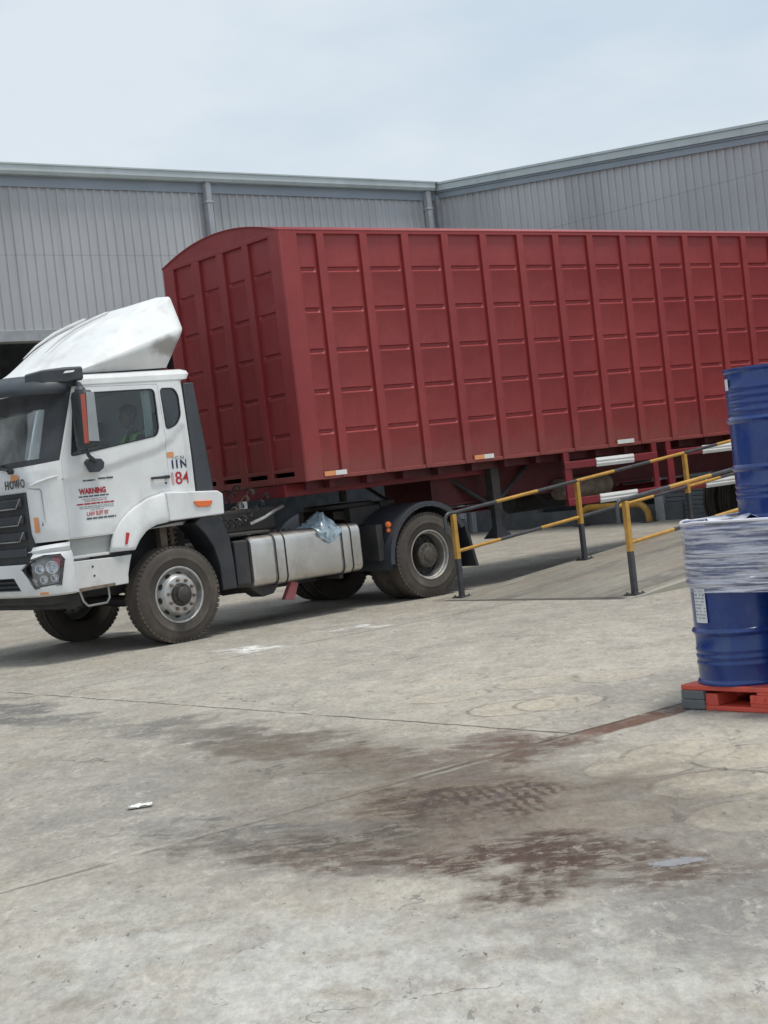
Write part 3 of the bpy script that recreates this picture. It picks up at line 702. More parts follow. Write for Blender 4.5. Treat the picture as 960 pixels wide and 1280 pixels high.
# ------------------------------------------------------------------ PALLET WITH DRUMS
PA = Vector((.64, -.768, 0)); PB = Vector((.768, .64, 0)); P0 = Vector((1.655, 9.445, 0))
pal = thing('pallet', 'red plastic pallet with one grey corner under the wrapped blue drums', 'pallet', tuple(P0), math.atan2(PA.y, PA.x))
S = 1.2
dk = MB()
for k in range(8): dk.box(0, S, k * .152, k * .152 + .136, .118, .149)
for k in (0, .55, 1.08): dk.box(k, k + .12, .002, 1.196, .100, .1185)
dk.build('deck', MT['pallet'], pal, smooth=0, bevel=.006)
bl = MB()
for i, x in enumerate((0, .5, 1.0)):
    for j, y in enumerate((0, .5, 1.0)):
        if i == 0 and j == 0: bl.box(.17, .26, .012, .2, .03, .1); continue
        bl.box(x, x + .2, y + .004, y + .196, .03, .1)
        if j == 0:
            for dx in (.02, .09, .15): bl.box(x + dx, x + dx + .02, y - .004, y + .01, .072, .094)
            bl.box(x, x + .2, y - .004, y + .004, .056, .062)
bl.build('block', MT['pallet'], pal, smooth=0, bevel=.005)
rn = MB()
for y in (0, .5, 1.0): rn.box(.17 if y == 0 else 0, S, y + .003, y + .197, 0, .029)
for x in (0.02, .52, 1.0): rn.box(x, x + .16, .2, 1.0, .001, .028)
rn.build('runner', MT['pallet'], pal, smooth=0, bevel=.006)
MB().box(-.004, .17, -.004, .19, .004, .062).box(-.002, .168, -.002, .19, .0625, .117).build('corner_block', MT['palletgrey'], pal, smooth=0, bevel=.006)

HD, RD = .93, .305
def drum(center, z, label, group):
    t = thing('steel_drum', label, 'drum', (center.x, center.y, z), 0, group)
    pf = [(RD - .012, .012), (RD + .002, .0), (RD + .006, .012), (RD + .002, .022), (RD - .006, .03)]
    def bead(z0, d, h): return [(RD - .006, z0 - h), (RD - .006 + d * .7, z0 - h * .5), (RD - .006 + d, z0), (RD - .006 + d * .7, z0 + h * .5), (RD - .006, z0 + h)]
    zs = [(.125, .006, .014), (.165, .006, .014), (.205, .006, .014), (.315, .017, .022), (.612, .017, .022), (.668, .007, .016), (.714, .007, .016), (.76, .007, .016), (.806, .007, .016)]
    for q in zs: pf += bead(*q)
    pf += [(RD - .006, HD - .03), (RD + .002, HD - .022), (RD + .006, HD - .012), (RD + .003, HD), (RD - .008, HD), (RD - .012, HD - .02)]
    MB().lathe([(0, .012)] + pf + [(0, HD - .02)], n=56).build('body', MT['drum'], t, smooth=40)
    ld = MB().lathe([(RD - .014, HD - .019), (RD - .02, HD - .012), (RD - .05, HD - .014), (0, HD - .012)], n=40)
    lo = ld.build('lid', MT['drum'], t, smooth=40)
    b = MB().lathe([(.034, HD - .013), (.034, HD + .0), (.026, HD + .004), (0, HD + .004)], (.2, 0, 0), n=16)
    b.build('bung', MT['silver'], lo, smooth=40)
    return t
def curved_label(t, ang, half, z0, z1, name='label', r=.307):
    rows = []
    for z in (z0, z1): rows.append([((r) * math.cos(ang + a), (r) * math.sin(ang + a), z) for a in np.linspace(-half, half, 7)])
    o = MB().grid(rows).build(name, MT['paper'], t, smooth=60)
    return o
def label_print(parent, ang, rows, r):
    for (a0, a1, z, h, mt) in rows:
        rr = [[(r * math.cos(ang + a), r * math.sin(ang + a), zz) for a in np.linspace(a0, a1, 4)] for zz in (z - h, z + h)]
        MB().grid(rr).build('print_line', MT[mt], parent, smooth=60)
D0 = Vector((2.07, 9.40, 0))
g1 = 'blue drums standing on the red pallet'
lows = []
for (i, j), lb in {(0, 0): 'wrapped blue drum with a paper label at the grey pallet corner', (1, 0): 'wrapped blue drum at the right edge, front of the pallet',
                   (0, 1): 'blue drum under the upper drum, hidden behind the labelled one', (1, 1): 'blue drum at the hidden back corner of the pallet'}.items():
    c = D0 + PA * (.612 * i) + PB * (.612 * j)
    lows.append((c, drum(c, .1492, lb, g1)))
d1 = drum(D0 + PB * .60 + Vector((-.035, 0, 0)), .1492 + HD + .002, 'upper blue drum with small white sticker, stacked on the wrapped drums', 'blue drums standing on the red pallet')
st = curved_label(d1, R(186), .09, .80, .87, 'sticker')
lab = curved_label(lows[0][1], R(204), .175, .375, .578)
lab_rows = []
rnd = random.Random(5)
for k in range(9):
    z = .56 - k * .0195; a = -.15
    while a < .13:
        l = rnd.uniform(.03, .11); lab_rows.append((a, min(.15, a + l), z, .0035 if k != 1 else .006, 'greyink')); a += l + rnd.uniform(.01, .09)
label_print(lab, R(204), lab_rows, .3085)

# stretch wrap round the four lower drums
def wrap_material():
    m, n = new_mat('stretch_wrap'); t = n.t; v = n.coord()
    tr = n.node('ShaderNodeBsdfTransparent'); df = n.node('ShaderNodeBsdfDiffuse'); df.inputs[0].default_value = (.74, .74, .82, 1)
    gl = n.node('ShaderNodeBsdfGlossy'); gl.inputs['Roughness'].default_value = .16
    s1 = n.noise(n.mapping(v, scale=(1.1, 1.1, 26), rot=(.03, .02, 0)), 2.2, 6, .65, .3)
    s2 = n.noise(n.mapping(v, scale=(3, 3, 90)), 2, 4, .6)
    f = n.math('ADD', n.math('MULTIPLY', n.step(s1, .42, .60), .66), n.math('MULTIPLY', n.step(s2, .45, .7), .22))
    f = n.math('ADD', f, .10, clamp=True)
    m1 = n.node('ShaderNodeMixShader'); n.put(m1.inputs[0], f); n.put(m1.inputs[1], tr.outputs[0]); n.put(m1.inputs[2], df.outputs[0])
    bp = n.bump(n.math('ADD', s1, n.math('MULTIPLY', s2, .4)), .9, .02); n.put(gl.inputs['Normal'], bp)
    m2 = n.node('ShaderNodeMixShader'); n.put(m2.inputs[0], .12); n.put(m2.inputs[1], m1.outputs[0]); n.put(m2.inputs[2], gl.outputs[0])
    t.links.new(m2.outputs[0], n.out.inputs['Surface'])
    return m
MT['wrap'] = wrap_material()
cs4 = [lows[0][0], lows[1][0], lows[3][0], lows[2][0]]
ctr = sum((c for c in cs4), Vector()) / 4
def hull(r):
    out = []
    dirs = [PA, PB]
    for c, (sa, sb) in zip(cs4, ((-1, -1), (1, -1), (1, 1), (-1, 1))):
        a0 = math.atan2((sa * PA + sb * PB).y, (sa * PA + sb * PB).x)
        for k in np.linspace(-math.pi / 4, math.pi / 4, 10): out.append((c.x + r * math.cos(a0 + k) - ctr.x, c.y + r * math.sin(a0 + k) - ctr.y))
    return out
loops = []; rnd = random.Random(2)
for k, z in enumerate(np.linspace(.71, 1.112, 46)):
    rr = .316 + rnd.uniform(-.003, .004) + (.004 if k % 5 == 0 else 0)
    loops.append([(x, y, z + .006 * math.sin(3 * i / 40 * 6.28 + k)) for i, (x, y) in enumerate(hull(rr))])
wrapo = MB().loft(loops, cap=False).build('stretch_wrap', MT['wrap'], smooth=60)
wrapo.location = (ctr.x, ctr.y, 0)
tag(wrapo, 'clear stretch wrap wound in streaks round the lower blue drums', 'plastic wrap')
ro = MB(); pts = [(x, y, 1.112 + .006 * math.sin(i * .9)) for i, (x, y) in enumerate(hull(.315))]
ro.tube(pts, [.007 + .004 * abs(math.sin(i * 1.7)) for i in range(len(pts))], 6, closed=True)
m, n = new_mat('wrap_roll'); n.b.inputs['Base Color'].default_value = (.66, .66, .72, 1); n.b.inputs['Roughness'].default_value = .3
MT['wraproll'] = m
ro.build('gathered_edge', m, wrapo, smooth=60)
# a loose tail of film on the drum top
rows = []
for i in range(8):
    rows.append([(D0.x - ctr.x - .12 + .045 * i + rnd.uniform(-.01, .01), D0.y - ctr.y + .16 + .05 * j + rnd.uniform(-.015, .015), 1.086 + rnd.uniform(0, .035)) for j in range(5)])
MB().grid(rows).build('loose_tail', m, wrapo, smooth=60)

# ------------------------------------------------------------------ TRACTOR (local x = towards the rear, y = away from the yard)
truck = thing('tractor_truck', 'white cab-over tractor truck with tall roof deflector, numbered 84 on its door', 'truck', tuple(TR), YAW)
CY = 1.25
def outline(uf, ur, v0, rf, z, bow=.045, rr=.05, nf=8, nc=9, sculpt=False):
    """closed plan outline, symmetric about CY"""
    hw = CY - v0; half = []
    for k in range(4): half.append((ur - rr * (1 - math.sin(k / 3 * math.pi / 2)), v0 + rr * (1 - math.cos(k / 3 * math.pi / 2))))
    half = [(ur, v0 + rr)] + [(ur - rr + rr * math.cos(a), v0 + rr - rr * math.sin(a)) for a in (math.pi / 4, math.pi / 2)]
    if sculpt: half += [(u, v0 + side_inset(u, z)) for u in np.linspace(ur - rr - .04, uf + rf + .04, 30)]
    for k in range(nc + 1):
        a = math.pi / 2 * k / nc; half.append((uf + rf - rf * math.sin(a), v0 + rf - rf * math.cos(a)))
    for k in range(1, nf): half.append((uf, v0 + rf + (hw - rf) * k / nf))
    mid = [(uf, CY)]
    pts = half + mid + [(u, 2 * CY - v) for u, v in half[::-1]]
    out = []
    for u, v in pts:
        b = bow * max(0, 1 - ((v - CY) / (hw - rf * .5)) ** 2) if u < uf + rf else 0
        out.append((u - b, v, z))
    return out
def ss(a, b, x):
    t = max(0, min(1, (x - a) / (b - a))); return t * t * (3 - 2 * t)
def side_inset(u, z):
    """the door skin falls in below a crease that climbs towards the rear"""
    zc = np.interp(u, (-1.26, -.743, -.039, .164, .284, .42), (1.93, 2.03, 2.18, 2.285, 2.40, 2.52))
    return .024 * ss(zc + .012, zc - .045, z) * ss(1.32, 1.9, z) * ss(-1.27, -1.2, u) * ss(.42, .34, u)
SEC = [(1.30, -1.53, .42, .06), (1.40, -1.555, .42, .052), (1.95, -1.565, .42, .05), (2.06, -1.55, .42, .05), (2.20, -1.51, .42, .055), (2.60, -1.375, .42, .075),
       (2.93, -1.255, .42, .095), (2.945, -1.25, .50, .088), (3.00, -1.20, .535, .095), (3.04, -1.13, .53, .125), (3.065, -1.0, .50, .20), (3.075, -.8, .40, .34)]
def cab_solid(d=0.0):
    lp = []
    zs = sorted([q[0] for q in SEC] + list(np.arange(1.45, 2.55, .03)))
    S = np.array(SEC)
    for i, z in enumerate(zs):
        uf, ur, v0 = (np.interp(z, S[:, 0], S[:, k]) for k in (1, 2, 3))
        zz = z + d if i == 0 else (z - d if z > 2.99 else z)
        lp.append(outline(uf + d, ur - d, v0 + d, .30, zz, rr=max(.02, .06 - d), sculpt=True))
    return MB().loft(lp).mesh('cab')
def cut(poly, y0, y1): return MB().prism(poly, y0, y1).mesh('cut')
A_LINE = [(-1.262, 2.15), (-.995, 2.925)]
P_WS = [(-2, 2.075), (-1.262, 2.15), (-.995, 2.925), (-2, 2.925)]
P_WSG = [(-2, 2.15), (-1.44, 2.19), (-1.275, 2.72), (-2, 2.72)]
P_DOOR = [(-1.243, 1.312), (-.735, 1.312), (-.70, 1.36), (-.6, 1.46), (-.45, 1.565), (-.25, 1.655), (-.05, 1.70), (.075, 1.705), (.085, 2.30), (.075, 2.90), (-.955, 2.915), (-1.243, 2.13)]
P_WIN = round_poly([(-1.115, 2.19), (-1.085, 2.185), (-.03, 2.325), (.015, 2.40), (.025, 2.85), (-.965, 2.85), (-1.005, 2.78)], .06)
P_QW = round_poly([(.112, 2.383), (.25, 2.43), (.325, 2.53), (.330, 2.76), (.285, 2.845), (.105, 2.852)], .05)
P_ARCH = [(-.70, 1.0), (-.62, 1.34), (-.45, 1.50), (-.2, 1.60), (.8, 1.62), (.8, 1.0)]
near = (-.3, .28); far = (2.5 - .28, 2.8)
def mirror(me):
    m2 = me.copy()
    for v in m2.vertices: v.co.y = 2 * CY - v.co.y
    m2.flip_normals(); return m2
outer, inner = cab_solid(0), cab_solid(.035)
ops = [('DIFFERENCE', inner), ('DIFFERENCE', cut(P_WS, -1, 4)), ('DIFFERENCE', cut(P_ARCH, -.5, .3)), ('DIFFERENCE', cut(P_ARCH, 2.2, 3))]
for rng in (near, far): ops += [('DIFFERENCE', cut(offset_poly(P_DOOR, .006), *rng)), ('DIFFERENCE', cut(P_QW, *rng))]
link(boolean(outer, ops), 'cab_body', MT['white'], truck, smooth=28)
for rng, sgn in ((near, 1), (far, -1)):
    dme = boolean(cab_solid(.001), [('DIFFERENCE', cab_solid(.035)), ('INTERSECT', cut(P_DOOR, *rng)), ('DIFFERENCE', cut(P_WIN, *rng))])
    door = link(dme, 'door', MT['white'], truck, smooth=28)
    yy = (lambda v: v) if sgn == 1 else (lambda v: 2 * CY - v)
    wme = boolean(cab_solid(.008), [('DIFFERENCE', cab_solid(.014)), ('INTERSECT', cut(offset_poly(P_WIN, .006), *rng))])
    wo = link(wme, 'window', MT['glass'], door, smooth=30)
    gme = boolean(cab_solid(-.003), [('DIFFERENCE', cab_solid(.02)), ('INTERSECT', cut(offset_poly(P_WIN, .012), *rng)), ('DIFFERENCE', cut(offset_poly(P_WIN, -.014), *rng))])
    link(gme, 'window_seal', MT['rubber'], door, smooth=30)
    qg = link(boolean(cab_solid(.008), [('DIFFERENCE', cab_solid(.014)), ('INTERSECT', cut(offset_poly(P_QW, .006), *rng))]), 'quarter_window', MT['glass'], truck, smooth=30)
    gme = boolean(cab_solid(-.003), [('DIFFERENCE', cab_solid(.02)), ('INTERSECT', cut(offset_poly(P_QW, .012), *rng)), ('DIFFERENCE', cut(offset_poly(P_QW, -.012), *rng))])
    link(gme, 'quarter_window_seal', MT['rubber'], qg, smooth=30)
    h = MB()
    y0 = yy(.05)
    h.prism(round_poly([(-.155, 1.845), (.075, 1.838), (.08, 1.872), (-.155, 1.872)], .012), yy(.040), yy(.056))
    h.box(.02, .075, min(yy(.044), yy(.08)), max(yy(.044), yy(.08)), 1.838, 1.876).box(-.155, -.12, min(yy(.044), yy(.08)), max(yy(.044), yy(.08)), 1.846, 1.87)
    h.build('handle', MT['black'], door, smooth=0, bevel=.004)
    lk = MB().lathe([(.012, -.004), (.012, .006)], (.03, yy(.070), 1.79), 'y', 12).build('lock', MT['black'], door, smooth=40)
ws = link(boolean(cab_solid(.006), [('DIFFERENCE', cab_solid(.012)), ('INTERSECT', cut(P_WSG, -1, 4))]), 'windscreen', MT['windscreen'], truck, smooth=30)
wb = link(boolean(cab_solid(.002), [('DIFFERENCE', cab_solid(.022)), ('INTERSECT', cut(offset_poly(P_WS, -.006), -1, 4)), ('DIFFERENCE', cut(P_WSG, -1, 4))]), 'windscreen_surround', MT['black'], truck, smooth=30)
# pillar cover at the top corner of the screen, wipers
for sg in (1, -1):
    yy = (lambda v: v) if sg == 1 else (lambda v: 2 * CY - v)
    MB().tube([(-1.10, yy(.07), 2.935), (-.99, yy(.07), 2.965), (-.90, yy(.08), 2.955)], [.03, .035, .012], 10).build('pillar_cover', MT['black'], truck)
for v in (.55, 1.15, 1.75):
    p = [(-1.62, v, 2.10), (-1.60, v + .25, 2.15), (-1.575, v + .50, 2.19)]
    wp = MB().tube(p, [.018, .012, .008], 8); wp.tube([(-1.585, v + .18, 2.165), (-1.545, v + .80, 2.235)], .011, 6); wp.lathe([(.03, -.02), (.03, .03)], (-1.60, v, 2.09), 'x', 12)
    wp.build('wiper', MT['black'], truck)
# small yellow tag hanging behind the screen
MB().lathe([(0, -.045), (.022, -.03), (.026, 0), (.02, .03), (0, .045)], (-1.36, .30, 2.24), n=10).tube([(-1.36, .30, 2.28), (-1.36, .30, 2.34)], .003, 5).build('hanging_tag', MT['tag'], truck)

# corner panels of the front: recess, crease, gap lines
for sg in (1, -1):
    yy = (lambda v: v) if sg == 1 else (lambda v: 2 * CY - v)
    lo = -.004
    cr = MB(); pts = []
    def corner(uf, v0, r, a): return (uf + r - r * math.sin(a), yy(v0 + r - r * math.cos(a)))
    # raised crease band
    for a, z in ((.15, 1.985), (.5, 1.965), (.9, 1.935), (1.25, 1.905)):
        x, y = corner(-1.572, .044, .305, a); pts.append((x, y, z))
    cr.tube(pts, [.006, .014, .016, .004], 8)
    cr.build('crease', MT['white'], truck)
    pts = [];
    for a, z in ((1.30, 1.885), (1.0, 1.872), (.82, 1.866), (.78, 1.84), (.77, 1.6), (.76, 1.50)):
        x, y = corner(-1.569, .047, .303, a); pts.append((x, y, z))
    MB().tube(pts, [.004, .005, .006, .006, .004, .002], 6).build('recess_edge', MT['greyink'], truck)
    x, y = corner(-1.571, .045, .304, 1.20); x2, y2 = corner(-1.571, .045, .304, 1.02)
    MB().grid([[(x, y, 1.41), (x2, y2, 1.41)], [(x, y, 1.57), (x2, y2, 1.57)]]).build('reflector_strip', MT['orangetape'], truck, smooth=0)

# grille
def front_u(v, uf=-1.60, bow=.05): return uf - bow * (1 - ((v - CY) / 1.0) ** 2)
vs_ = np.linspace(.30, 2.20, 21)
def front_slab(zf0, zf1, u_out, thick, v0=.30, v1=2.20, n=21, mi=0, m=None):
    m = m or MB(); vv = np.linspace(v0, v1, n); loops = []
    for v in vv:
        a, b = zf0(v) if callable(zf0) else zf0, zf1(v) if callable(zf1) else zf1
        u0 = front_u(v, u_out); loops.append([(u0, v, a), (u0 + thick, v, a), (u0 + thick, v, b), (u0, v, b)])
    return m.loft(loops, mi=mi)
zt = lambda v: 1.845 + .0 * v
gr = front_slab(1.09, 1.85, -1.585, .08)
grille = gr.build('grille', MT['black'], truck, smooth=20, bevel=.006)
sl = MB()
for z in (1.70, 1.52, 1.345, 1.17):
    front_slab(z, z + .085, -1.615, .03, .36, 2.14, m=sl)
sl.build('slat', MT['darkgrey'], grille, smooth=20, bevel=.008)
tr_ = MB()
for z in (1.70, 1.52, 1.345):
    pts = [(front_u(v, -1.62), v, z - .012) for v in np.linspace(.44, 2.06, 19)]
    pts = [(front_u(.36, -1.615), .36, z + .085)] + pts + [(front_u(2.14, -1.615), 2.14, z + .085)]
    tr_.tube(pts, .0075, 6)
tr_.build('grille_trim', MT['silver'], grille, smooth=50)

# bumper with headlights
BSEC = [(.725, -1.57, .06), (.745, -1.605, .035), (.80, -1.63, .03), (1.0, -1.635, .03), (1.09, -1.63, .03), (1.15, -1.61, .034), (1.185, -1.585, .05)]
def bumper_solid(d=0): return MB().loft([outline(uf + d, -1.24 - d, v0 + d, .30 - d, z + (d if i == 0 else 0) - (d if i == len(BSEC) - 1 else 0), bow=.05, rr=.02) for i, (z, uf, v0) in enumerate(BSEC)]).mesh('b')
HL = [(-1.59, 1.03), (-1.45, 1.125), (-1.31, 1.158), (-1.14, 1.155), (-1.105, 1.10), (-1.16, .845), (-1.44, .825)]
def diag(poly, t0, t1, sg):
    """prism along the 45-ish degree direction into the corner of the cab"""
    vs = []
    for t in (t0, t1):
        for e, z in poly:
            u, v = .8 * e + .6 * t, -.6 * e + .8 * t
            vs.append((u, v if sg == 1 else 2 * CY - v, z))
    n = len(poly); f = [tuple(range(n)), tuple(range(2 * n - 1, n - 1, -1))] + [(i, i + n, (i + 1) % n + n, (i + 1) % n) for i in range(n)]
    return MB().add(vs, f).mesh('d')
OPEN = [(-2.2, .675), (-2.2, 0)]
lowgr = MB().add([(-1.9, .50, .80), (-1.9, 2.0, .80), (-1.9, 1.88, .945), (-1.9, .62, .945), (-1.5, .50, .80), (-1.5, 2.0, .80), (-1.5, 1.88, .945), (-1.5, .62, .945)], [(0, 3, 2, 1), (4, 5, 6, 7), (0, 1, 5, 4), (1, 2, 6, 5), (2, 3, 7, 6), (3, 0, 4, 7)]).mesh('lg')
midcut = MB().box(-1.9, -1.2, .28, 2.22, 1.085, 1.3).mesh('mc')
bme = boolean(bumper_solid(0), [('DIFFERENCE', lowgr), ('DIFFERENCE', midcut), ('DIFFERENCE', diag(HL, -1.5, -.62 + .02, 1)), ('DIFFERENCE', diag(HL, -1.5, -.60, -1))])
bumper = link(bme, 'bumper', MT['white'], truck, smooth=28)
lg = front_slab(.80, .945, -1.50, .03, .5, 2.0); 
for z in (.835, .885, .93): front_slab(z, z + .02, -1.56, .03, .5, 2.0, m=lg)
lg.build('lower_grille', MT['darkgrey'], bumper, smooth=20)
for sg in (1, -1):
    lens = boolean(bumper_solid(.004), [('DIFFERENCE', bumper_solid(.010)), ('INTERSECT', diag(HL, -1.5, -.2, sg))])
    hl = thing('headlight', None, None); hl.parent = truck
    link(lens, 'lens', MT['lens'], hl, smooth=30)
    def D(e, z, t):
        u, v = .8 * e + .6 * t, -.6 * e + .8 * t
        return (u, v if sg == 1 else 2 * CY - v, z)
    def Tdepth(e):   # depth of the bumper face along the diagonal at e
        best = -.9
        for t in np.linspace(-1.2, 0, 400):
            u, v = .8 * e + .6 * t, -.6 * e + .8 * t
            if u < -1.63 or v < .03: continue
            if u < -1.33 and v < .33 and (u + 1.33) ** 2 + (v - .33) ** 2 > .30 ** 2: continue
            return t
        return best
    back = MB()
    bp = offset_poly(HL, -.004); dep = [Tdepth(max(min(e, -1.12), -1.58)) + .09 for e, z in bp]
    back.add([D(e, z, t) for (e, z), t in zip(bp, dep)] + [D(-1.33, .99, Tdepth(-1.33) + .12)], [(i, (i + 1) % len(bp), len(bp)) for i in range(len(bp))])
    back.build('housing', MT['silver'], hl, smooth=0)
    axd = Vector((.6, .8 if sg == 1 else -.8, 0))
    for (e, z, r) in ((-1.24, 1.03, .066), (-1.375, 1.02, .048), (-1.225, .915, .04), (-1.34, .91, .04)):
        t = Tdepth(e); o0 = Vector(D(e, z, t + .03)); a = Vector((0, 0, 1)); b = axd.cross(a)
        bw = MB(); rows = []
        for q in np.linspace(0, 1, 7):
            rr = r * math.sqrt(1 - q) if q < 1 else .004
            rows.append([o0 + axd * (.045 * q) + rr * (math.cos(k / 16 * 6.2832) * a + math.sin(k / 16 * 6.2832) * b) for k in range(17)])
        bw.grid(rows)
        bw.tube([rows[0][k] for k in range(16)], .005, 6, closed=True)
        bw.lathe([(0, -.014), (.012, -.008), (.014, 0), (.008, .012), (0, .014)], tuple(o0 + axd * .02), n=10)
        bw.build('reflector_bowl', MT['chrome'], hl, smooth=50)
    for (e0, e1, z0, z1) in ((-1.555, -1.47, 1.0, 1.035), (-1.51, -1.42, .90, .935), (-1.475, -1.41, .86, .885)):
        t0_, t1_ = Tdepth(e0) + .03, Tdepth(e1) + .03
        MB().add([D(e0, z0 + .02, t0_), D(e1, z0 - .03, t1_), D(e1, z1 - .03, t1_), D(e0, z1 + .02, t0_)], [(0, 1, 2, 3)]).build('running_light', MT['trimwhite'], hl, smooth=0)
    tt = MB(); tt.add([D(-1.155, 1.02, Tdepth(-1.155) + .02), D(-1.125, 1.02, Tdepth(-1.125) + .02), D(-1.125, 1.135, Tdepth(-1.125) + .02), D(-1.23, 1.145, Tdepth(-1.23) + .02), D(-1.22, 1.11, Tdepth(-1.22) + .02)], [(0, 1, 2, 3, 4)])
    tt.build('indicator', MT['redtape'], hl, smooth=0)
    gd = MB()
    for gro, off in ((.012, -.022), (-.022, -.026)):
        op = offset_poly(HL, gro); gd.tube([D(e, z, Tdepth(max(min(e, -1.11), -1.585)) + off) for e, z in op], .0055, 6, closed=True)
    for e, z in offset_poly(HL, .012):
        gd.tube([D(e, z, Tdepth(max(min(e, -1.11), -1.585)) - .022), D(e, z, Tdepth(max(min(e, -1.11), -1.585)) + .01)], .006, 6)
    gd.build('guard_frame', MT['black'], hl, smooth=50)
    yy = (lambda v: v) if sg == 1 else (lambda v: 2 * CY - v)
    pts = []
    rowsA, rowsB = [], []
    for a in np.linspace(.80, 1.13, 5):
        x, y = -1.613 + .30 - .305 * math.sin(a), yy(.040 + .30 - .305 * math.cos(a)); rowsA.append((x - .002, y, .748)); rowsB.append((x - .006, y, .792))
    MB().grid([rowsA, rowsB]).build('reflector', MT['orangetape'], bumper, smooth=0)
    # cheek between bumper and door
    ck = MB(); lps = []
    for z, d in ((1.19, .02), (1.235, .0), (1.275, .02)):
        lp = []
        for a in np.linspace(0, math.pi / 2, 8): lp.append((-1.60 + d + .33 - .33 * math.sin(a), yy(.04 + d + .33 - .33 * math.cos(a)), z - .03 * (a / 1.57) ** 2))
        lp += [(-1.45, yy(.36), z - .03), (-1.26, yy(.36), z)]
        lps.append(lp)
    ck.loft(lps).build('cheek_panel', MT['white'], truck, smooth=30)
MB().box(-1.53, -1.2, .32, 2.18, 1.08, 1.32).build('front_crossmember', MT['chassis'], truck, smooth=0)

# lettering on the front and door
FR = (math.pi / 2, 0, -math.pi / 2); SD = (math.pi / 2, 0, 0)
text('HOWO', .125, MT['ink'], truck, 'front_lettering', (-1.601, .475, 1.942), FR, .46, spacing=1.25, bold=.004)
MB().grid([[(-1.604, .55, 1.985), (-1.598, .40, 1.985)], [(-1.602, .55, 2.045), (-1.596, .40, 2.045)]]).build('orange_sticker', MT['orangetape'], truck, smooth=0)
doors = [o for o in truck.children if o.name.startswith('door')]
D1 = doors[0]
VY = .0475
text('WARNING', .085, MT['redink'], D1, 'door_lettering', (-.905, VY, 1.788), SD, .33, bold=.004)
text('LAW SUIT BY', .062, MT['fadedred'], D1, 'door_lettering', (-.875, VY, 1.545), SD, .27, bold=.002)
S_ = np.array(SEC)
def skin(u, z): return float(np.interp(z, S_[:, 0], S_[:, 3])) + side_inset(u, z)
def conform(o, flat=False):
    for v in o.data.vertices:
        if flat: v.co.y = skin(v.co.x, v.co.z) - .003
        else: v.co.z += o.location.y - skin(o.location.x + v.co.x, o.location.z + v.co.y) + .003
for o in list(D1.children):
    if o.name.startswith('door_lettering'): conform(o)
def dash(x0, x1, z, h, mt, seed, words=True):
    rnd = random.Random(seed); m = MB(); x = x0
    while x < x1 - .01:
        l = rnd.uniform(.03, .09); e = min(x1, x + l); m.add([(x, VY, z - h), (e, VY, z - h), (e, VY, z + h), (x, VY, z + h)], [(0, 1, 2, 3)]); x = e + (.008 if words else .0)
    conform(m.build('print_line', MT[mt], D1, smooth=0), True)
dash(-1.005, -.855, 1.905, .008, 'ink', 1); dash(-.815, -.62, 1.915, .009, 'ink', 2)
dash(-1.08, -.70, 1.735, .0075, 'ink', 3); dash(-1.04, -.73, 1.705, .004, 'greyink', 4); dash(-1.02, -.74, 1.685, .004, 'fadedred', 5)
dash(-1.115, -.66, 1.655, .008, 'redink', 6); dash(-1.09, -.67, 1.627, .004, 'greyink', 7); dash(-1.09, -.67, 1.610, .004, 'greyink', 8); dash(-.96, -.80, 1.590, .004, 'greyink', 9)
dash(-1.02, -.66, 1.495, .009, 'ink', 10)
MB().add([(.085, VY, 2.07), (.175, VY, 2.07), (.175, VY, 2.13), (.085, VY, 2.13)], [(0, 1, 2, 3)]).build('orange_square', MT['orangetape'], truck, smooth=0)
conform(truck.children[-1] if truck.children[-1].name.startswith('orange_square') else [o for o in truck.children if o.name.startswith('orange_square')][0], True)
text('I1N', .125, MT['navy'], truck, 'fleet_lettering', (.235, VY, 1.985), SD, .20, bold=.004, spacing=1.15)
text('I C N I', .05, MT['greyink'], truck, 'fleet_lettering', (.245, VY, 2.06), SD, .19, bold=.002)
text('84', .20, MT['redink'], truck, 'fleet_number', (.255, VY, 1.825), SD, .19, bold=.002)
text('1', .20, MT['palered'], truck, 'fleet_number', (.125, VY, 1.825), SD, .035, bold=-.001)

for o in list(truck.children):
    if o.name.startswith('fleet_'): conform(o)

# roof deflector
ST = [((-1.25, 3.085), (-1.10, .35, 3.06), (-1.02, .17, 3.055), (-1.0, .21, 3.05)),
      ((-.92, 3.27), (-.82, .33, 3.15), (-.87, .14, 3.10), (-.87, .20, 3.07)),
      ((-.47, 3.58), (-.34, .32, 3.49), (-.34, .11, 3.24), (-.36, .20, 3.08)),
      ((-.05, 3.76), (.05, .33, 3.69), (.07, .10, 3.365), (.0, .20, 3.085)),
      ((.53, 3.945), (.55, .36, 3.92), (.505, .10, 3.50), (.29, .20, 3.09))]
rows = []
for (cu, cz), C, Mm, B in ST:
    h = [(B[0], B[1], B[2]), (Mm[0], Mm[1], Mm[2]), C, (.5 * cu + .5 * C[0], .62, .42 * cz + .58 * C[2] + .02), (.85 * cu + .15 * C[0], .9, .85 * cz + .15 * C[2] + .008), (cu, CY, cz)]
    rows.append(h + [(u, 2 * CY - v, z) for u, v, z in h[-2::-1]])
def catmull(rows, k=5):
    out = []; n = len(rows)
    for i in range(n - 1):
        P = [np.array(rows[max(0, min(n - 1, j))], float) for j in (i - 1, i, i + 1, i + 2)]
        for t in np.arange(k) / k:
            out.append(.5 * ((2 * P[1]) + (-P[0] + P[2]) * t + (2 * P[0] - 5 * P[1] + 4 * P[2] - P[3]) * t ** 2 + (-P[0] + 3 * P[1] - 3 * P[2] + P[3]) * t ** 3))
    out.append(np.array(rows[-1], float)); return out
dm = MT['white'].copy(); dm.name = 'deflector_paint'; dn = NB(dm.node_tree); pb = dm.node_tree.nodes['Principled BSDF']
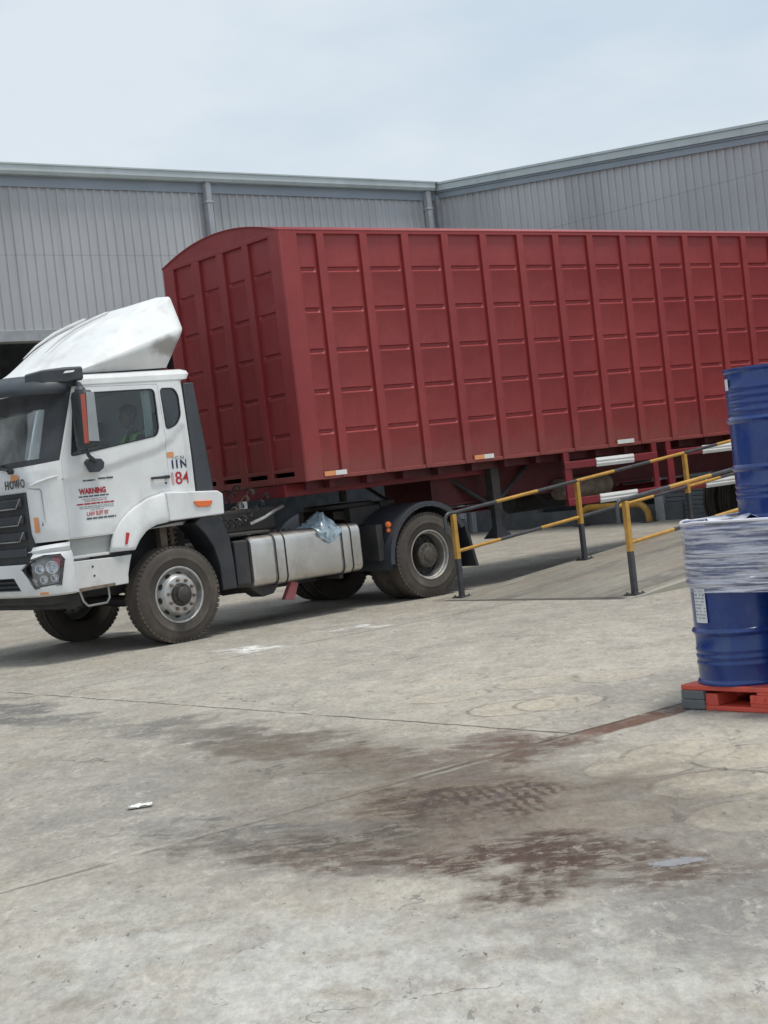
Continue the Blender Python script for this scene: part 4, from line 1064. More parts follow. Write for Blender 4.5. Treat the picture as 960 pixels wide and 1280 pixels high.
old = pb.inputs['Base Color'].links[0].from_socket; dv = dn.coord()
vv = dn.vmath('MULTIPLY', dn.vmath('SUBTRACT', dv, (.30, .14, 3.33)), (2.6, 1.2, 5.0)); ln = dn.node('ShaderNodeVectorMath', operation='LENGTH'); dn.put(ln.inputs[0], vv)
sm = dn.math('MULTIPLY', dn.step(dn.math('ADD', ln.outputs['Value'], dn.math('MULTIPLY', dn.noise(dv, 7, 7, .7), .9)), .75, 1.15, inv=True), .6)
dn.put(pb.inputs['Base Color'], dn.mix(sm, old, (.15, .12, .09)))
dfm = MB().grid(catmull(rows)).build('roof_deflector', dm, truck, smooth=24)
bv = dfm.modifiers.new('soft', 'BEVEL'); bv.width = .035; bv.segments = 3; bv.limit_method = 'ANGLE'; bv.angle_limit = R(20)
so = dfm.modifiers.new('thick', 'SOLIDIFY'); so.thickness = .02; so.offset = -1
rg = []
for u, z in ((-.78, 3.40), (-.60, 3.535), (-.35, 3.675), (-.12, 3.765), (.06, 3.83), (.10, 3.845)): rg.append((u, CY, z))
MB().tube([(u, .98, z) for u, _, z in rg], [.004, .014, .02, .02, .018, .004], 8).tube([(u, 1.52, z) for u, _, z in rg], [.004, .014, .02, .02, .018, .004], 8).build('stiffening_rib', MT['whiteplastic'], dfm)
MB().box(-.95, .30, .22, 2.28, 3.03, 3.085).build('deflector_base', MT['rubber'], dfm, smooth=0)
MB().lathe([(.04, 0), (.04, .02), (.034, .045), (.02, .06), (0, .065)], (.40, .42, 3.07), n=16).build('beacon', MT['beacon'], truck)

# sun visor wrapped round the top of the screen
top_p, bot_p = [], []
def vis_path(uf, v0, r, ul):
    p = [(ul, v0)] + [(uf + r - r * math.sin(a), v0 + r - r * math.cos(a)) for a in np.linspace(0, math.pi / 2, 7)] + [(uf - .03, .8), (uf - .04, CY)]
    return p + [(u, 2 * CY - v) for u, v in p[-2::-1]]
tp = vis_path(-1.36, .06, .34, -1.02); bp_ = vis_path(-1.55, .015, .36, -1.10)
zt = lambda v: 3.115 - .10 * abs((v - CY) / 1.25) ** 3; zb = lambda v: 2.905 - .05 * abs((v - CY) / 1.25) ** 3
rows = [[(u, v, zb(v)) for u, v in bp_], [(u * .5 + u2 * .5 - .02, v * .5 + v2 * .5 - .005 * (1 if v < CY else -1), (zb(v) + zt(v2)) / 2 + .015) for (u, v), (u2, v2) in zip(bp_, tp)], [(u, v, zt(v)) for u, v in tp]]
vz = MB().grid(rows).build('sun_visor', MT['darkgrey'], truck, smooth=40)
so = vz.modifiers.new('thick', 'SOLIDIFY'); so.thickness = .022; so.offset = 0
for sg in (1, -1):
    yy = (lambda v: v) if sg == 1 else (lambda v: 2 * CY - v)
    # raised lamp pod at the end of the visor
    pod = MB(); lps = []
    for (uc, vc, z0, z1, th) in ((-1.42, .30, 2.99, 3.10, .03), (-1.30, .14, 2.97, 3.125, .05), (-1.1, .04, 2.955, 3.135, .05), (-.90, .02, 2.985, 3.135, .035)):
        nx, ny = (-.7, -.7) if uc < -1.2 else (0, -1)
        lps.append([(uc, yy(vc), z0), (uc + nx * th, yy(vc + ny * th), z0 + .02), (uc + nx * th, yy(vc + ny * th), z1 - .02), (uc, yy(vc), z1), (uc - nx * .03, yy(vc - ny * .03), z1 - .01), (uc - nx * .03, yy(vc - ny * .03), z0)])
    po = pod.loft(lps).build('visor_lamp_pod', MT['darkgrey'], truck, smooth=30, bevel=.006)
    MB().add([(-1.14, yy(-.018), 3.062), (-1.02, yy(-.026), 3.072), (-1.0, yy(-.024), 3.092), (-1.11, yy(-.016), 3.088)], [(0, 1, 2, 3)]).build('marker_lamp', MT['trimwhite'], po, smooth=0)
    # mirror
    mm = MB(); lps = []
    for z, k in ((2.235, .82), (2.27, .97), (2.5, 1.0), (2.80, .97), (2.85, .80)):
        cx, cy_ = -1.045, -.155
        lps.append([(cx + k * du, yy(cy_ + k * dv), z) for du, dv in ((-.05, .13), (-.085, .02), (-.07, -.10), (-.02, -.15), (.075, -.15), (.085, -.12), (.085, .13))])
    mo = mm.loft(lps).build('mirror', MT['black'], truck, smooth=30, bevel=.008)
    sx = MB(); nx_, ny_ = -.0045, -.0045
    P_ = lambda f: (-1.045 + .985 * (-.07 + .05 * f) + nx_, -.155 + .985 * (-.10 - .05 * f) + ny_)
    (ua, va), (ub, vb), (uc, vc), (ud, vd) = P_(.0), P_(.75), P_(.95), P_(.25)
    sx.add([(ua, yy(va), 2.29), (ub, yy(vb), 2.29), (uc, yy(vc), 2.81), (ud, yy(vd), 2.81)], [(0, 1, 2, 3)])
    sx.build('reflective_strip', MT['mirrorstrip'], mo, smooth=0)
    cx = MB(); ya, yb = yy(-.309), yy(-.3045)
    cx.prism([(-1.09, 2.31), (-.965, 2.30), (-.962, 2.82), (-1.058, 2.83)], ya, yb)
    cx.build('side_cover', mat('mirror_grey', (.30, .325, .345), .4, var=.08) if sg == 1 else bpy.data.materials['mirror_grey'], mo, smooth=0, bevel=.002)
    gl = MB().box(-.9595, -.957, min(yy(-.27), yy(-.03)), max(yy(-.27), yy(-.03)), 2.27, 2.81).build('mirror_glass', MT['chrome'], mo, smooth=0)
    br = MB()
    br.tube([(-1.045, yy(-.17), 2.85), (-1.04, yy(-.16), 2.90), (-1.0, yy(-.08), 2.93), (-.96, yy(.08), 2.945)], [.035, .032, .028, .022], 8)
    br.lathe([(.05, 0), (.062, .008), (.05, .035), (.03, .05)], (-1.045, yy(-.165), 2.85), n=14)
    br.build('mirror_bracket', MT['darkgrey'], mo, smooth=30); br = MB()
    br.tube([(-1.045, yy(-.12), 2.25), (-.98, yy(-.08), 2.16), (-.88, yy(-.02), 2.10)], [.022, .022, .028], 8)
    pl = [(-.985, 2.10), (-.95, 2.135), (-.81, 2.125), (-.775, 2.08), (-.79, 2.02), (-.85, 1.985), (-.93, 1.99)]
    br.prism(pl, yy(.052), yy(-.035))
    br.build('mirror_bracket', MT['darkgrey'], mo, smooth=30, bevel=.006)

# wheel arch flares, steps, rear corner fairings, mudguards
FL = [(-.795, 1.105), (-.735, 1.28), (-.62, 1.43), (-.46, 1.545), (-.26, 1.635), (-.03, 1.685), (-.03, 1.362), (-.2, 1.345), (-.33, 1.295), (-.43, 1.205), (-.505, 1.10)]
FR2 = round_poly([(-.024, 1.362), (-.024, 1.685), (.66, 1.645), (.725, 1.60), (.715, 1.372)], .02)
MUD = [(.42, 1.37), (.58, 1.375), (.70, 1.30), (.77, 1.10), (.795, .80), (.80, .505), (.60, .505), (.60, .80), (.54, 1.02), (.44, 1.18), (.33, 1.30)]
for sg in (1, -1):
    yy = (lambda v: v) if sg == 1 else (lambda v: 2 * CY - v)
    # the flare is fuller towards its lip
    fl = MB(); n = 5; o = FL[:6]; ii = FL[6:][::-1]
    oo = o; iq = ii
    def resample(P, m):
        P = np.array(P); d = np.r_[0, np.cumsum(np.linalg.norm(np.diff(P, axis=0), axis=1))]; t = np.linspace(0, d[-1], m)
        return np.c_[np.interp(t, d, P[:, 0]), np.interp(t, d, P[:, 1])]
    po, pi_ = resample(oo, 15), resample(iq, 15); rws = []
    for f_, dv in ((0, .056), (.04, .03), (.30, .005), (.62, .0), (.72, -.004), (.93, -.008), (1.0, .004), (1.0, .10)):
        rws.append([(a[0] * (1 - f_) + b[0] * f_, yy(dv), a[1] * (1 - f_) + b[1] * f_) for a, b in zip(po, pi_)])
    fo = fl.grid(rws).build('wheel_arch', MT['white'], truck, smooth=40)
    so = fo.modifiers.new('thick', 'SOLIDIFY'); so.thickness = .008; so.offset = 0
    MB().prism(FR2, yy(-.004), yy(.10)).build('wheel_arch_end', MT['white'], truck, smooth=30, bevel=.022, seg=3)
    MB().prism([(.31, 1.555), (.565, 1.54), (.545, 1.50), (.51, 1.475), (.37, 1.483), (.335, 1.505)], yy(-.004), yy(-.022)).build('side_marker', MT['orange'], truck, smooth=30, bevel=.006)
    MB().prism([(-.625, 1.17), (-.595, 1.172), (-.555, 1.29), (-.595, 1.30)], yy(-.006), yy(-.012)).build('red_reflector', MT['redtape'], truck, smooth=0)
    # steps
    stp = MB(); stp.prism([(-1.25, .73), (-.61, .745), (-.60, .85), (-.56, .98), (-.53, 1.055), (-.75, 1.052), (-1.25, 1.06)], yy(.035), yy(.30))
    so_ = stp.build('step_box', MT['whiteplastic'], truck, smooth=0, bevel=.008)
    MB().prism([(-1.22, .735), (-.78, .742), (-.78, .775), (-1.22, .768)], yy(.025), yy(.0345)).build('step_tread', MT['brown'], so_, smooth=0, bevel=.003)
    for (x, z) in ((-1.03, .98), (-1.02, .88)): MB().lathe([(.012, -.003), (.012, .003)], (x, yy(.034), z), 'y', 10).build('bolt_hole', MT['rubber'], so_, smooth=0)
    MB().prism([(-1.25, 1.065), (-1.25, 1.33), (-.60, 1.33), (-.60, 1.065)], yy(.10), yy(.14)).build('step_recess', MT['greyplastic'] if 'greyplastic' in MT else MT.setdefault('greyplastic', mat('grey_plastic', (.34, .35, .345), .5, var=.08, dirt=(.2, .19, .17))), truck, smooth=0)
    MB().prism([(-1.25, 1.085), (-1.25, 1.115), (-.80, 1.115), (-.80, 1.085)], yy(.045), yy(.22)).build('step_plate', MT['whiteplastic'], truck, smooth=0, bevel=.005)
    MB().prism([(-1.02, 1.062), (-.53, 1.066), (-.51, 1.098), (-1.02, 1.082)], yy(.06), yy(.2)).build('step_gap', MT['rubber'], truck, smooth=0)
    MB().tube([(-1.17, yy(.12), .74), (-1.15, yy(.10), .62), (-1.10, yy(.10), .565), (-.87, yy(.10), .57), (-.83, yy(.10), .62), (-.82, yy(.12), .74)], .013, 8).build('step_loop', MT['silver'], truck)
    # rear corner fairing
    fr = MB()
    lps = [[(.425, yy(v0_), z), (ub, yy(v0_ + .01), z), (ub + .02, yy(v0_ + .06), z), (ub + .02, yy(.42), z), (.425, yy(.42), z)] for z, ub, v0_ in ((1.64, .665, .07), (2.2, .62, .075), (2.9, .565, .10))]
    fr.loft(lps).build('corner_fairing', MT['darkgrey'], truck, smooth=30, bevel=.012)
    # mudguard behind the front wheel
    MB().prism(MUD, yy(.03), yy(.45)).build('mudguard', MT['black'], truck, smooth=30, bevel=.012)
    MB().prism([(-.60, 1.0), (-.52, 1.08), (-.42, 1.2), (-.3, 1.30), (.4, 1.36), (.4, 1.58), (-.6, 1.56)], yy(.11), yy(.75)).build('arch_liner', MT['rubber'], truck, smooth=0)
# suspension bits seen above the front wheel
sp = MB()
pts = [(.24 + .055 * math.cos(a), .42 + .055 * math.sin(a), 1.0 + a * .0095) for a in np.linspace(0, 34, 120)]
sp.tube(pts, .012, 6); sp.lathe([(.03, 0), (.03, .36)], (.24, .42, .98), n=10)
sp.box(.05, .14, .35, .45, 1.0, 1.30)
sp.build('suspension', MT['brown'], truck)
# chassis, engine, axles
ch = MB()
for v in (.80, 1.62): ch.box(-1.2, 4.6, v, v + .08, .76, 1.02)
for u in (1.2, 2.4, 3.0, 4.4): ch.box(u, u + .1, .88, 1.62, .80, .98)
ch.build('chassis_frame', MT['chassis'], truck, smooth=0)
en = MB(); en.box(-1.15, .55, .62, 1.88, .62, 1.28).box(-1.3, -1.0, .4, 2.1, .55, .72).box(.55, 1.4, 1.0, 1.5, .6, 1.05).box(-1.45, -1.2, .3, 2.2, .62, .74)
en.build('engine', MT['chassis'], truck, smooth=0, bevel=.03)
ax = MB().tube([(0, .2, .54), (0, .5, .5), (0, 1.25, .48), (0, 2.0, .5), (0, 2.3, .54)], .07, 10); ax.tube([(3.76, .3, .54), (3.76, 2.2, .54)], .11, 12).lathe([(0, -.22), (.2, -.16), (.24, 0), (.2, .16), (0, .22)], (3.76, 1.25, .54), 'x', 16)
for v in (.62, 1.8): ax.tube([(3.0, v, .80), (3.4, v, .72), (3.76, v, .70), (4.1, v, .72), (4.5, v, .80)], .05, 8)
ax.build('axle', MT['chassis'], truck)

WR = .542
def tyre_mb(width=.30):
    w = width; m = MB()
    h = [(.295, .035), (.315, .012), (.35, .0), (.40, -.006), (.405, -.010), (.413, -.010), (.418, -.006), (.45, -.004), (.49, .006), (.515, .020), (.532, .040)]
    pf = h + [(WR - .004, .062)]
    for y in (.095, .15, .205): pf += [(WR, y - .016), (WR - .016, y - .011), (WR - .016, y + .011), (WR, y + .016)] if abs(y - .15) > .001 else [(WR, y - .014), (WR - .016, y - .009), (WR - .016, y + .009), (WR, y + .014)]
    pf += [(WR - .004, w - .062)] + [(r, w - y) for r, y in h[::-1]]
    m.lathe(pf, axis='y', n=72, closed=True)
    for k in range(60):
        a = 2 * math.pi * k / 60; ca, sa = math.cos(a), math.sin(a)
        for yc in (.045, w - .045):
            m.obox((ca * .530, yc, sa * .530), (ca * .0135, 0, sa * .0135), (0, .024, 0), (-sa * .0215, 0, ca * .0215))
    return m
tyre_me = tyre_mb().mesh('tyre', fix=False)
def front_rim():
    m = MB()
    m.lathe([(.300, .05), (.318, .014), (.316, .004), (.305, .002), (.294, .010), (.288, .045), (.278, .075), (.270, .085)], axis='y', n=56, cap=False)
    m.lathe([(.272, .082), (.262, .076), (.218, .0), (.208, -.018), (.198, -.024), (.128, -.026), (.124, .0)], axis='y', n=56, cap=False)
    for k in range(10):
        a = 2 * math.pi * (k + .5) / 10; ca, sa = math.cos(a), math.sin(a)
        c = Vector((ca * .243, .036, sa * .243)); nrm = Vector((ca * .86, -.51, sa * .86)).normalized(); tg = Vector((-sa, 0, ca)); b = nrm.cross(tg)
        c = c + nrm * .0035
        ring = [c + .036 * math.cos(t) * tg + .024 * math.sin(t) * b for t in np.linspace(0, 2 * math.pi, 17)[:-1]]
        m.add(ring, [tuple(range(16))], 1)
    return m
def nuts(y, rad, m=None):
    m = m or MB()
    for k in range(10):
        a = 2 * math.pi * k / 10; m.lathe([(.021, 0), (.021, -.006), (.017, -.008), (.017, -.032), (.010, -.036)], (rad * math.cos(a), y, rad * math.sin(a)), 'y', 8)
    return m
front_rim_me = front_rim().mesh('rim', fix=False); nuts_f = nuts(-.024, .167).mesh('nuts', fix=False)
hub_f = MB().lathe([(.126, 0), (.126, -.045), (.118, -.055), (.09, -.060), (.086, -.095), (.070, -.108), (0, -.112)], axis='y', n=32)
for k in range(8):
    a = 2 * math.pi * k / 8; hub_f.lathe([(.008, 0), (.008, -.012)], (.104 * math.cos(a), -.055, .104 * math.sin(a)), 'y', 6)
hub_f = hub_f.mesh('hub', fix=False)
rear_rim_me = MB().lathe([(.300, .05), (.318, .014), (.316, .004), (.306, .002), (.296, .010), (.290, .04), (.276, .05), (.268, .17)], axis='y', n=56, cap=False).lathe([(.268, .168), (.258, .192), (.24, .197), (.12, .197)], axis='y', n=56, mi=1, cap=False)
for k in range(10):
    a = 2 * math.pi * (k + .5) / 10; rear_rim_me.lathe([(.03, .190), (.03, .195)], (.225 * math.cos(a), 0, .225 * math.sin(a)), 'y', 10, 2)
rear_rim_me = rear_rim_me.mesh('rim', fix=False)
hub_r = nuts(.197, .21, MB().lathe([(.150, .197), (.150, .09), (.158, .075), (.158, .05), (.146, .035), (.09, .028), (.082, .012), (.06, .006), (0, .004)], axis='y', n=32))
for k in range(12):
    a = 2 * math.pi * k / 12; hub_r.lathe([(.009, .03), (.009, .018)], (.124 * math.cos(a), .0, .124 * math.sin(a)), 'y', 6)
hub_r = hub_r.mesh('hub', fix=False)
def wheel(parent, u, v, kind, flip=False, dirty=False, rot=0.0):
    wo = thing('wheel', None, None); wo.parent = parent; wo.location = (u, v, WR - .004); wo.rotation_euler = (0, rot, math.pi if flip else 0)
    def add(name, me, mats):
        me2 = me if me.users == 0 and not len(me.materials) else me
        if not len(me.materials):
            o = link(me, name, mats, wo, smooth=40)
        else:
            o = bpy.data.objects.new(name, me); COL.objects.link(o); o.parent = wo
        return o
    add('tyre', tyre_me, MT['tyre'])
    if kind == 'front': add('rim', front_rim_me, [MT['silver'], MT['rubber']]); add('hub', hub_f, MT['hub']); add('wheel_nuts', nuts_f, MT['brown'])
    elif kind == 'rear': add('rim', rear_rim_me, [MT['rimdirty'], MT['chassis'], MT['rubber']]); add('hub', hub_r, MT['rearhub'])
    return wo
wheel(truck, 0, 0, 'front', rot=.15); wheel(truck, 0, 2.5, 'front', True, rot=.4)
wheel(truck, 3.76, .0, 'rear', rot=.3); wheel(truck, 3.76, .335, 'inner', rot=.5); wheel(truck, 3.76, 2.5, 'rear', True, rot=.8); wheel(truck, 3.76, 2.165, 'inner', True)

# rear half-round fenders with flaps
for sg in (1, -1):
    yy = (lambda v: v) if sg == 1 else (lambda v: 2 * CY - v)
    arc_o, arc_i = [], []
    for a in np.linspace(math.radians(188), math.radians(28), 16):
        arc_o.append((3.78 + .69 * math.cos(a), .52 + .70 * math.sin(a))); arc_i.append((3.78 + .625 * math.cos(a), .52 + .635 * math.sin(a)))
    poly = [(3.10, .49)] + arc_o + arc_i[::-1] + [(3.155, .49)]
    MB().prism(poly, yy(-.02), yy(.03)).build('rear_fender_lip', MT['darkgrey'], truck, smooth=30, bevel=.006)
    poly2 = arc_o + [(u, z) for u, z in [(3.78 + .66 * math.cos(a), .52 + .67 * math.sin(a)) for a in np.linspace(math.radians(28), math.radians(188), 16)]]
    MB().prism(poly2, yy(.03), yy(.66)).build('rear_fender', MT['darkgrey'], truck, smooth=30)
    MB().prism([(4.385, .90), (4.43, .93), (4.58, .30), (4.535, .30)], yy(.0), yy(.62)).build('mud_flap', MT['black'], truck, smooth=0, bevel=.004)
    MB().box(3.02, 3.12, min(yy(.12), yy(.62)), max(yy(.12), yy(.62)), .55, 1.0).build('fender_bracket', MT['chassis'], truck, smooth=0)
    mk = MB().lathe([(.04, 0), (.04, -.02), (.03, -.035), (0, -.04)] if sg == 1 else [(.04, 0), (.04, .02), (.03, .035), (0, .04)], (3.18, yy(.08), .985), 'y', 14).lathe([(.028, 0), (.028, -.02 * sg), (0, -.03 * sg)], (3.175, yy(.08), .915), 'y', 12)
    mk.build('side_lamp', MT['orange'], truck)

# stainless fuel tank with straps, step plate
def tank_sec(u, d=0):
    lp = []
    for (yc, zc, a0) in ((.16, .58, 180), (.60, .58, 270), (.60, .96, 0), (.16, .96, 90)):
        pass
    r = .10 - d
    for (yc, zc, a0) in ((.15, .575, 180), (.64, .575, 270), (.64, .965, 0), (.15, .965, 90)):
        for a in np.linspace(a0, a0 + 90, 6): lp.append((u, yc + r * math.cos(R(a)), zc + r * math.sin(R(a))))
    return lp
tk = MB().loft([tank_sec(1.07, .05), tank_sec(1.075, .02), tank_sec(1.10, 0), tank_sec(2.69, 0), tank_sec(2.715, .02), tank_sec(2.72, .05)])
tank = tk.build('fuel_tank', MT['steel'], truck, smooth=35)
for u in (1.47, 2.47):
    stb = MB(); stb.loft([tank_sec(u - .085, -.007), tank_sec(u + .085, -.007)], cap=False).build('strap', MT['steel'], tank, smooth=35)
    for du in (-.078, .062):
        MB().loft([tank_sec(u + du, -.012), tank_sec(u + du + .018, -.012)]).build('strap_edge', MT['rubber'], tank, smooth=35)
MB().lathe([(.055, 0), (.055, .035), (.05, .04), (0, .04)], (1.85, .40, 1.062), n=20).build('filler_cap', MT['black'], tank)
MB().box(.86, 1.06, .10, .72, .52, 1.04).build('battery_box', MT['chassis'], truck, smooth=0, bevel=.02)
MB().box(.84, 1.42, .14, .70, 1.095, 1.12).build('catwalk_plate', MT['grime'], truck, smooth=0, bevel=.005)
for x in (1.2, 2.5): MB().box(x, x + .06, .3, .8, .40, .78).build('tank_bracket', MT['chassis'], truck, smooth=0)
MB().prism([(1.12, .47), (1.55, .47), (1.45, .36), (1.30, .34)], .25, .5).build('tank_drain_guard', MT['chassis'], truck, smooth=0)
MB().prism([(1.70, .25), (1.85, .235), (1.935, .43), (1.83, .46)], .38, .46).build('wheel_chock', MT['fadedred'], truck, smooth=0, bevel=.01)
MB().tube([(1.3, 1.1, .52), (2.5, 1.1, .52)], .16, 16).tube([(2.6, .55, .62), (3.0, .55, .62)], .12, 12).build('air_tank', MT['chassis'], truck)
MB().box(1.3, 2.6, .75, 1.6, .38, .78).build('gearbox', MT['chassis'], truck, smooth=0, bevel=.04)
MB().box(1.0, 2.0, .78, 1.70, 1.10, 1.38).build('air_filter_box', MT['grime'], truck, smooth=0, bevel=.03)
MB().tube([(1.55, .70, 1.20), (1.70, .60, 1.26), (1.85, .58, 1.33), (2.0, .62, 1.37)], .022, 8).build('exhaust_pipe', MT['steel'], truck)
# fifth wheel
fwm = MB().lathe([(.46, 0), (.46, .05), (.42, .06), (0, .06)], (3.35, 1.25, 1.24), n=32).box(3.3, 4.05, .92, 1.58, 1.22, 1.275).prism([(3.7, 1.27), (4.25, 1.12), (4.25, 1.08), (3.7, 1.2)], .80, 1.10).prism([(3.7, 1.27), (4.25, 1.12), (4.25, 1.08), (3.7, 1.2)], 1.40, 1.70)
fwm.box(3.1, 3.6, .70, .82, 1.0, 1.24).box(3.1, 3.6, 1.68, 1.80, 1.0, 1.24)
fwm.build('fifth_wheel', MT['grime'], truck, smooth=30, bevel=.008)
# air lines hanging between cab and trailer
for i, v in enumerate((.55, .85, 1.15)):
    pts = []
    for k, q in enumerate(np.linspace(0, 1, 120)):
        a = q * 2 * math.pi * 13; x = .62 + 1.15 * q; z = 1.55 + .12 * i - .32 * math.sin(q * math.pi) - .05 * i
        pts.append((x, v + .05 * math.cos(a), z + .05 * math.sin(a)))
    MB().tube(pts, .010, 5).build('air_hose', MT['black'] if i != 1 else MT['brown'], truck)
MB().box(.62, .80, .45, 1.9, 1.38, 1.62).build('hose_rack', MT['chassis'], truck, smooth=0, bevel=.02)
MB().box(4.62, 4.68, .95, 1.2, .80, .92).build('tail_lamp', MT['beacon'], truck, smooth=0, bevel=.01)
MB().box(4.62, 4.68, 1.3, 1.55, .80, .92).build('tail_lamp', MT['beacon'], truck, smooth=0, bevel=.01)

# cab interior
for v in (.32, 1.66):
    st_ = MB().box(-.62, -.08, v, v + .52, 1.40, 1.66).prism([(-.20, 1.62), (-.06, 1.64), (.10, 2.38), (-.02, 2.40)], v, v + .52).prism([(-.02, 2.42), (.08, 2.42), (.10, 2.62), (.01, 2.62)], v + .1, v + .42)
    sto = st_.build('seat', MT['interiordark'], truck, smooth=0, bevel=.04); sto.location.x = .22
MB().prism([(-1.50, 1.45), (-1.47, 2.10), (-1.15, 2.13), (-.98, 2.02), (-.95, 1.75), (-1.05, 1.45)], .15, 2.35).build('dashboard', MT['interior'], truck, smooth=30, bevel=.03)
swc = Vector((-.66, .58, 2.03)); axn = Vector((.62, 0, .78)); e1 = Vector((0, 1, 0)); e2 = axn.cross(e1)
sw = MB().tube([swc + .225 * (math.cos(a) * e1 + math.sin(a) * e2) for a in np.linspace(0, 2 * math.pi, 33)[:-1]], .016, 8, closed=True)
for a in (0, 2.1, 4.2): sw.tube([swc - axn * .03, swc + .225 * (math.cos(a) * e1 + math.sin(a) * e2)], .012, 6)
sw.tube([swc - axn * .02, swc - axn * .45], .035, 8); sw.lathe([(.06, -.01), (.06, .01), (0, .02)], tuple(swc - axn * .02), n=14)
sw.build('steering_wheel', MT['interiordark'], truck)
rows = [[(-.125 + .11 * j / 9, .135 + .018 * math.sin(j * 2.1) + .01 * math.sin(z * 9), z) for j in range(10)] for z in np.linspace(2.18, 2.88, 8)]
MB().grid(rows).build('curtain', MT['curtain'], truck, smooth=60)

# ------------------------------------------------------------------ TRAILER (local x = towards the rear from the box front, y = away from the yard)
trl = thing('box_trailer', 'tall dark red ribbed box trailer with arched roof, coupled behind the white truck', 'trailer', tuple(C0), YAW2)
FX = .105                                   # plane of the front wall
TW, ZB, ZT = 2.76, 1.635, 4.635
NP = 19; PIT = .66; S0 = .10; LT = S0 + NP * PIT + .12
DEP = .042
ROWS = [2.215, 2.70, 3.19, 3.685, 4.175]
def panel_profile():
    """(z, depth) from bottom to top of the recessed sheet with pressed grooves"""
    p = [(ZB, DEP)]
    for z in ROWS: p += [(z - .078, DEP), (z - .054, DEP - .009), (z - .047, DEP - .009), (z - .020, DEP + .024), (z + .008, DEP + .024), (z + .020, DEP)]
    return p + [(ZT - .07, DEP), (ZT, DEP)]
def side_wall(t_face, sg):
    """ribbed side: posts proud of recessed panels"""
    m = MB(); pr = panel_profile()
    def y(d): return t_face + sg * d
    for k in range(NP):
        x0, x1 = (S0 + .26 if k == 0 else S0 + k * PIT), S0 + (k + 1) * PIT - .11
        # bellied sheet between posts (slightly uneven, hand welded)
        rnd = random.Random(k * 7 + 1)
        b = rnd.uniform(-.006, .006)
        xs = np.r_[x0, x0 + .035, x0 + .065, np.linspace(x0 + .1, x1 - .1, 4), x1 - .065, x1 - .035, x1]
        rows = [[(x, y(d + b * math.sin(math.pi * (x - x0) / (x1 - x0)) * math.sin((z - ZB) * 1.05)), z) for x in xs] for z, d in pr]
        # groove stops short of the posts
        for (z, d), r in zip(pr, rows):
            if abs(d - DEP) > .005:
                for q in (0, 1, -1, -2): r[q] = (r[q][0], r[q][1] - sg * (d - DEP), z)
        m.grid(rows)
    return m
def posts(t_face, sg):
    m = MB()
    y0, y1 = sorted((t_face, t_face + sg * (DEP + .01)))
    m.box(FX + .05, S0 + .262, y0, y1, ZB, ZT + .01)
    for k in range(1, NP): m.box(S0 + k * PIT - .112, S0 + k * PIT + .002, y0, y1, ZB, ZT - .045)
    m.box(LT - .23, LT, y0, y1, ZB, ZT)
    m.box(.36, LT, y0 + .001, y1, ZT - .048, ZT + .008)
    for k in range(NP):   # thin sill under each panel
        m.box((S0 + .261 if k == 0 else S0 + k * PIT + .001), S0 + (k + 1) * PIT - .111, y0 + .012 if sg > 0 else y0, y1 if sg > 0 else y1 - .012, ZB - .003, ZB + .045)
    return m
near_s = side_wall(0, 1).build('side_panel', MT['red'], trl, smooth=30); posts(0, 1).build('side_rib', MT['red'], near_s, smooth=0, bevel=.006)
far_s = side_wall(TW, -1).build('side_panel', MT['red'], trl, smooth=30); posts(TW, -1).build('side_rib', MT['red'], far_s, smooth=0, bevel=.006)
# front wall
m = MB(); starts = [(.24, .70), (.83, 1.27), (1.43, 1.85), (2.03, 2.485)]
pr = panel_profile()
for a, b in starts:
    rows = []
    for z, d in pr:
        zz = max(z, 1.80)
        qq = np.r_[a, a + .03, a + .055, (a + b) / 2, b - .055, b - .03, b]
        r = [(FX + (d if 2 <= i <= 4 else DEP), q, zz) for i, q in enumerate(qq)]
        rows.append(r)
    m.grid(rows)
front = m.build('front_panel', MT['red'], trl, smooth=30)
m = MB()
m.box(FX, FX + .06, .045, .241, ZB, ZT - .02)
for (a, b) in ((.699, .831), (1.269, 1.431), (1.849, 2.031)): m.box(FX, FX + .06, a, b, ZB, ZT - .05)
m.box(FX, FX + .06, 2.484, TW - .045, ZB, ZT - .02)
m.box(FX + .001, FX + .06, .046, TW - .046, ZT - .052, ZT + .006)
for a, b in starts: m.box(FX + .004, FX + .06, a + .001, b - .001, 1.765, 1.81)
m.box(FX + .01, FX + .06, .1, TW - .01, ZB - .002, ZB + .075)
m.build('front_rib', MT['red'], front, smooth=0, bevel=.006)
# chamfered corner posts
for a in (0, 1):
    f = (lambda q: q) if a == 0 else (lambda q: TW - q)
    MB().prism([(FX - .002, f(.06)), (FX - .002, f(.018)), (FX + .014, f(-.001)), (FX + .055, f(-.001)), (FX + .055, f(.06))], ZB - .004, ZT + .012, axis='z').build('corner_post', MT['red'], trl, smooth=20, bevel=.006)
MB().box(FX + .12, LT, .06, TW - .06, ZB - .001, ZB + .04).build('floor', MT['redunder'], trl, smooth=0)
MB().box(LT - .05, LT - .002, .05, TW - .05, ZB + .05, ZT).build('rear_door', MT['red'], trl, smooth=0)
# arched roof with lunette ends
def arch_z(q): return ZT + .004 + .215 * (1 - ((q - TW / 2) / (TW / 2)) ** 2)
qs = np.linspace(-.004, TW + .004, 25)
rf = MB().grid([[(x, q, arch_z(q)) for q in qs] for x in (FX - .006, LT * .33, LT * .66, LT)])
roof = rf.build('roof', MT['red'], trl, smooth=60)
so = roof.modifiers.new('thick', 'SOLIDIFY'); so.thickness = .012; so.offset = -1
for x in (FX + .012, LT - .02):
    MB().prism([(q, arch_z(q) - .006) for q in qs[1:-1]] + [(TW - .01, ZT - .03), (.01, ZT - .03)], x, x + .01, axis='x').build('gable', MT['red'], trl, smooth=0)
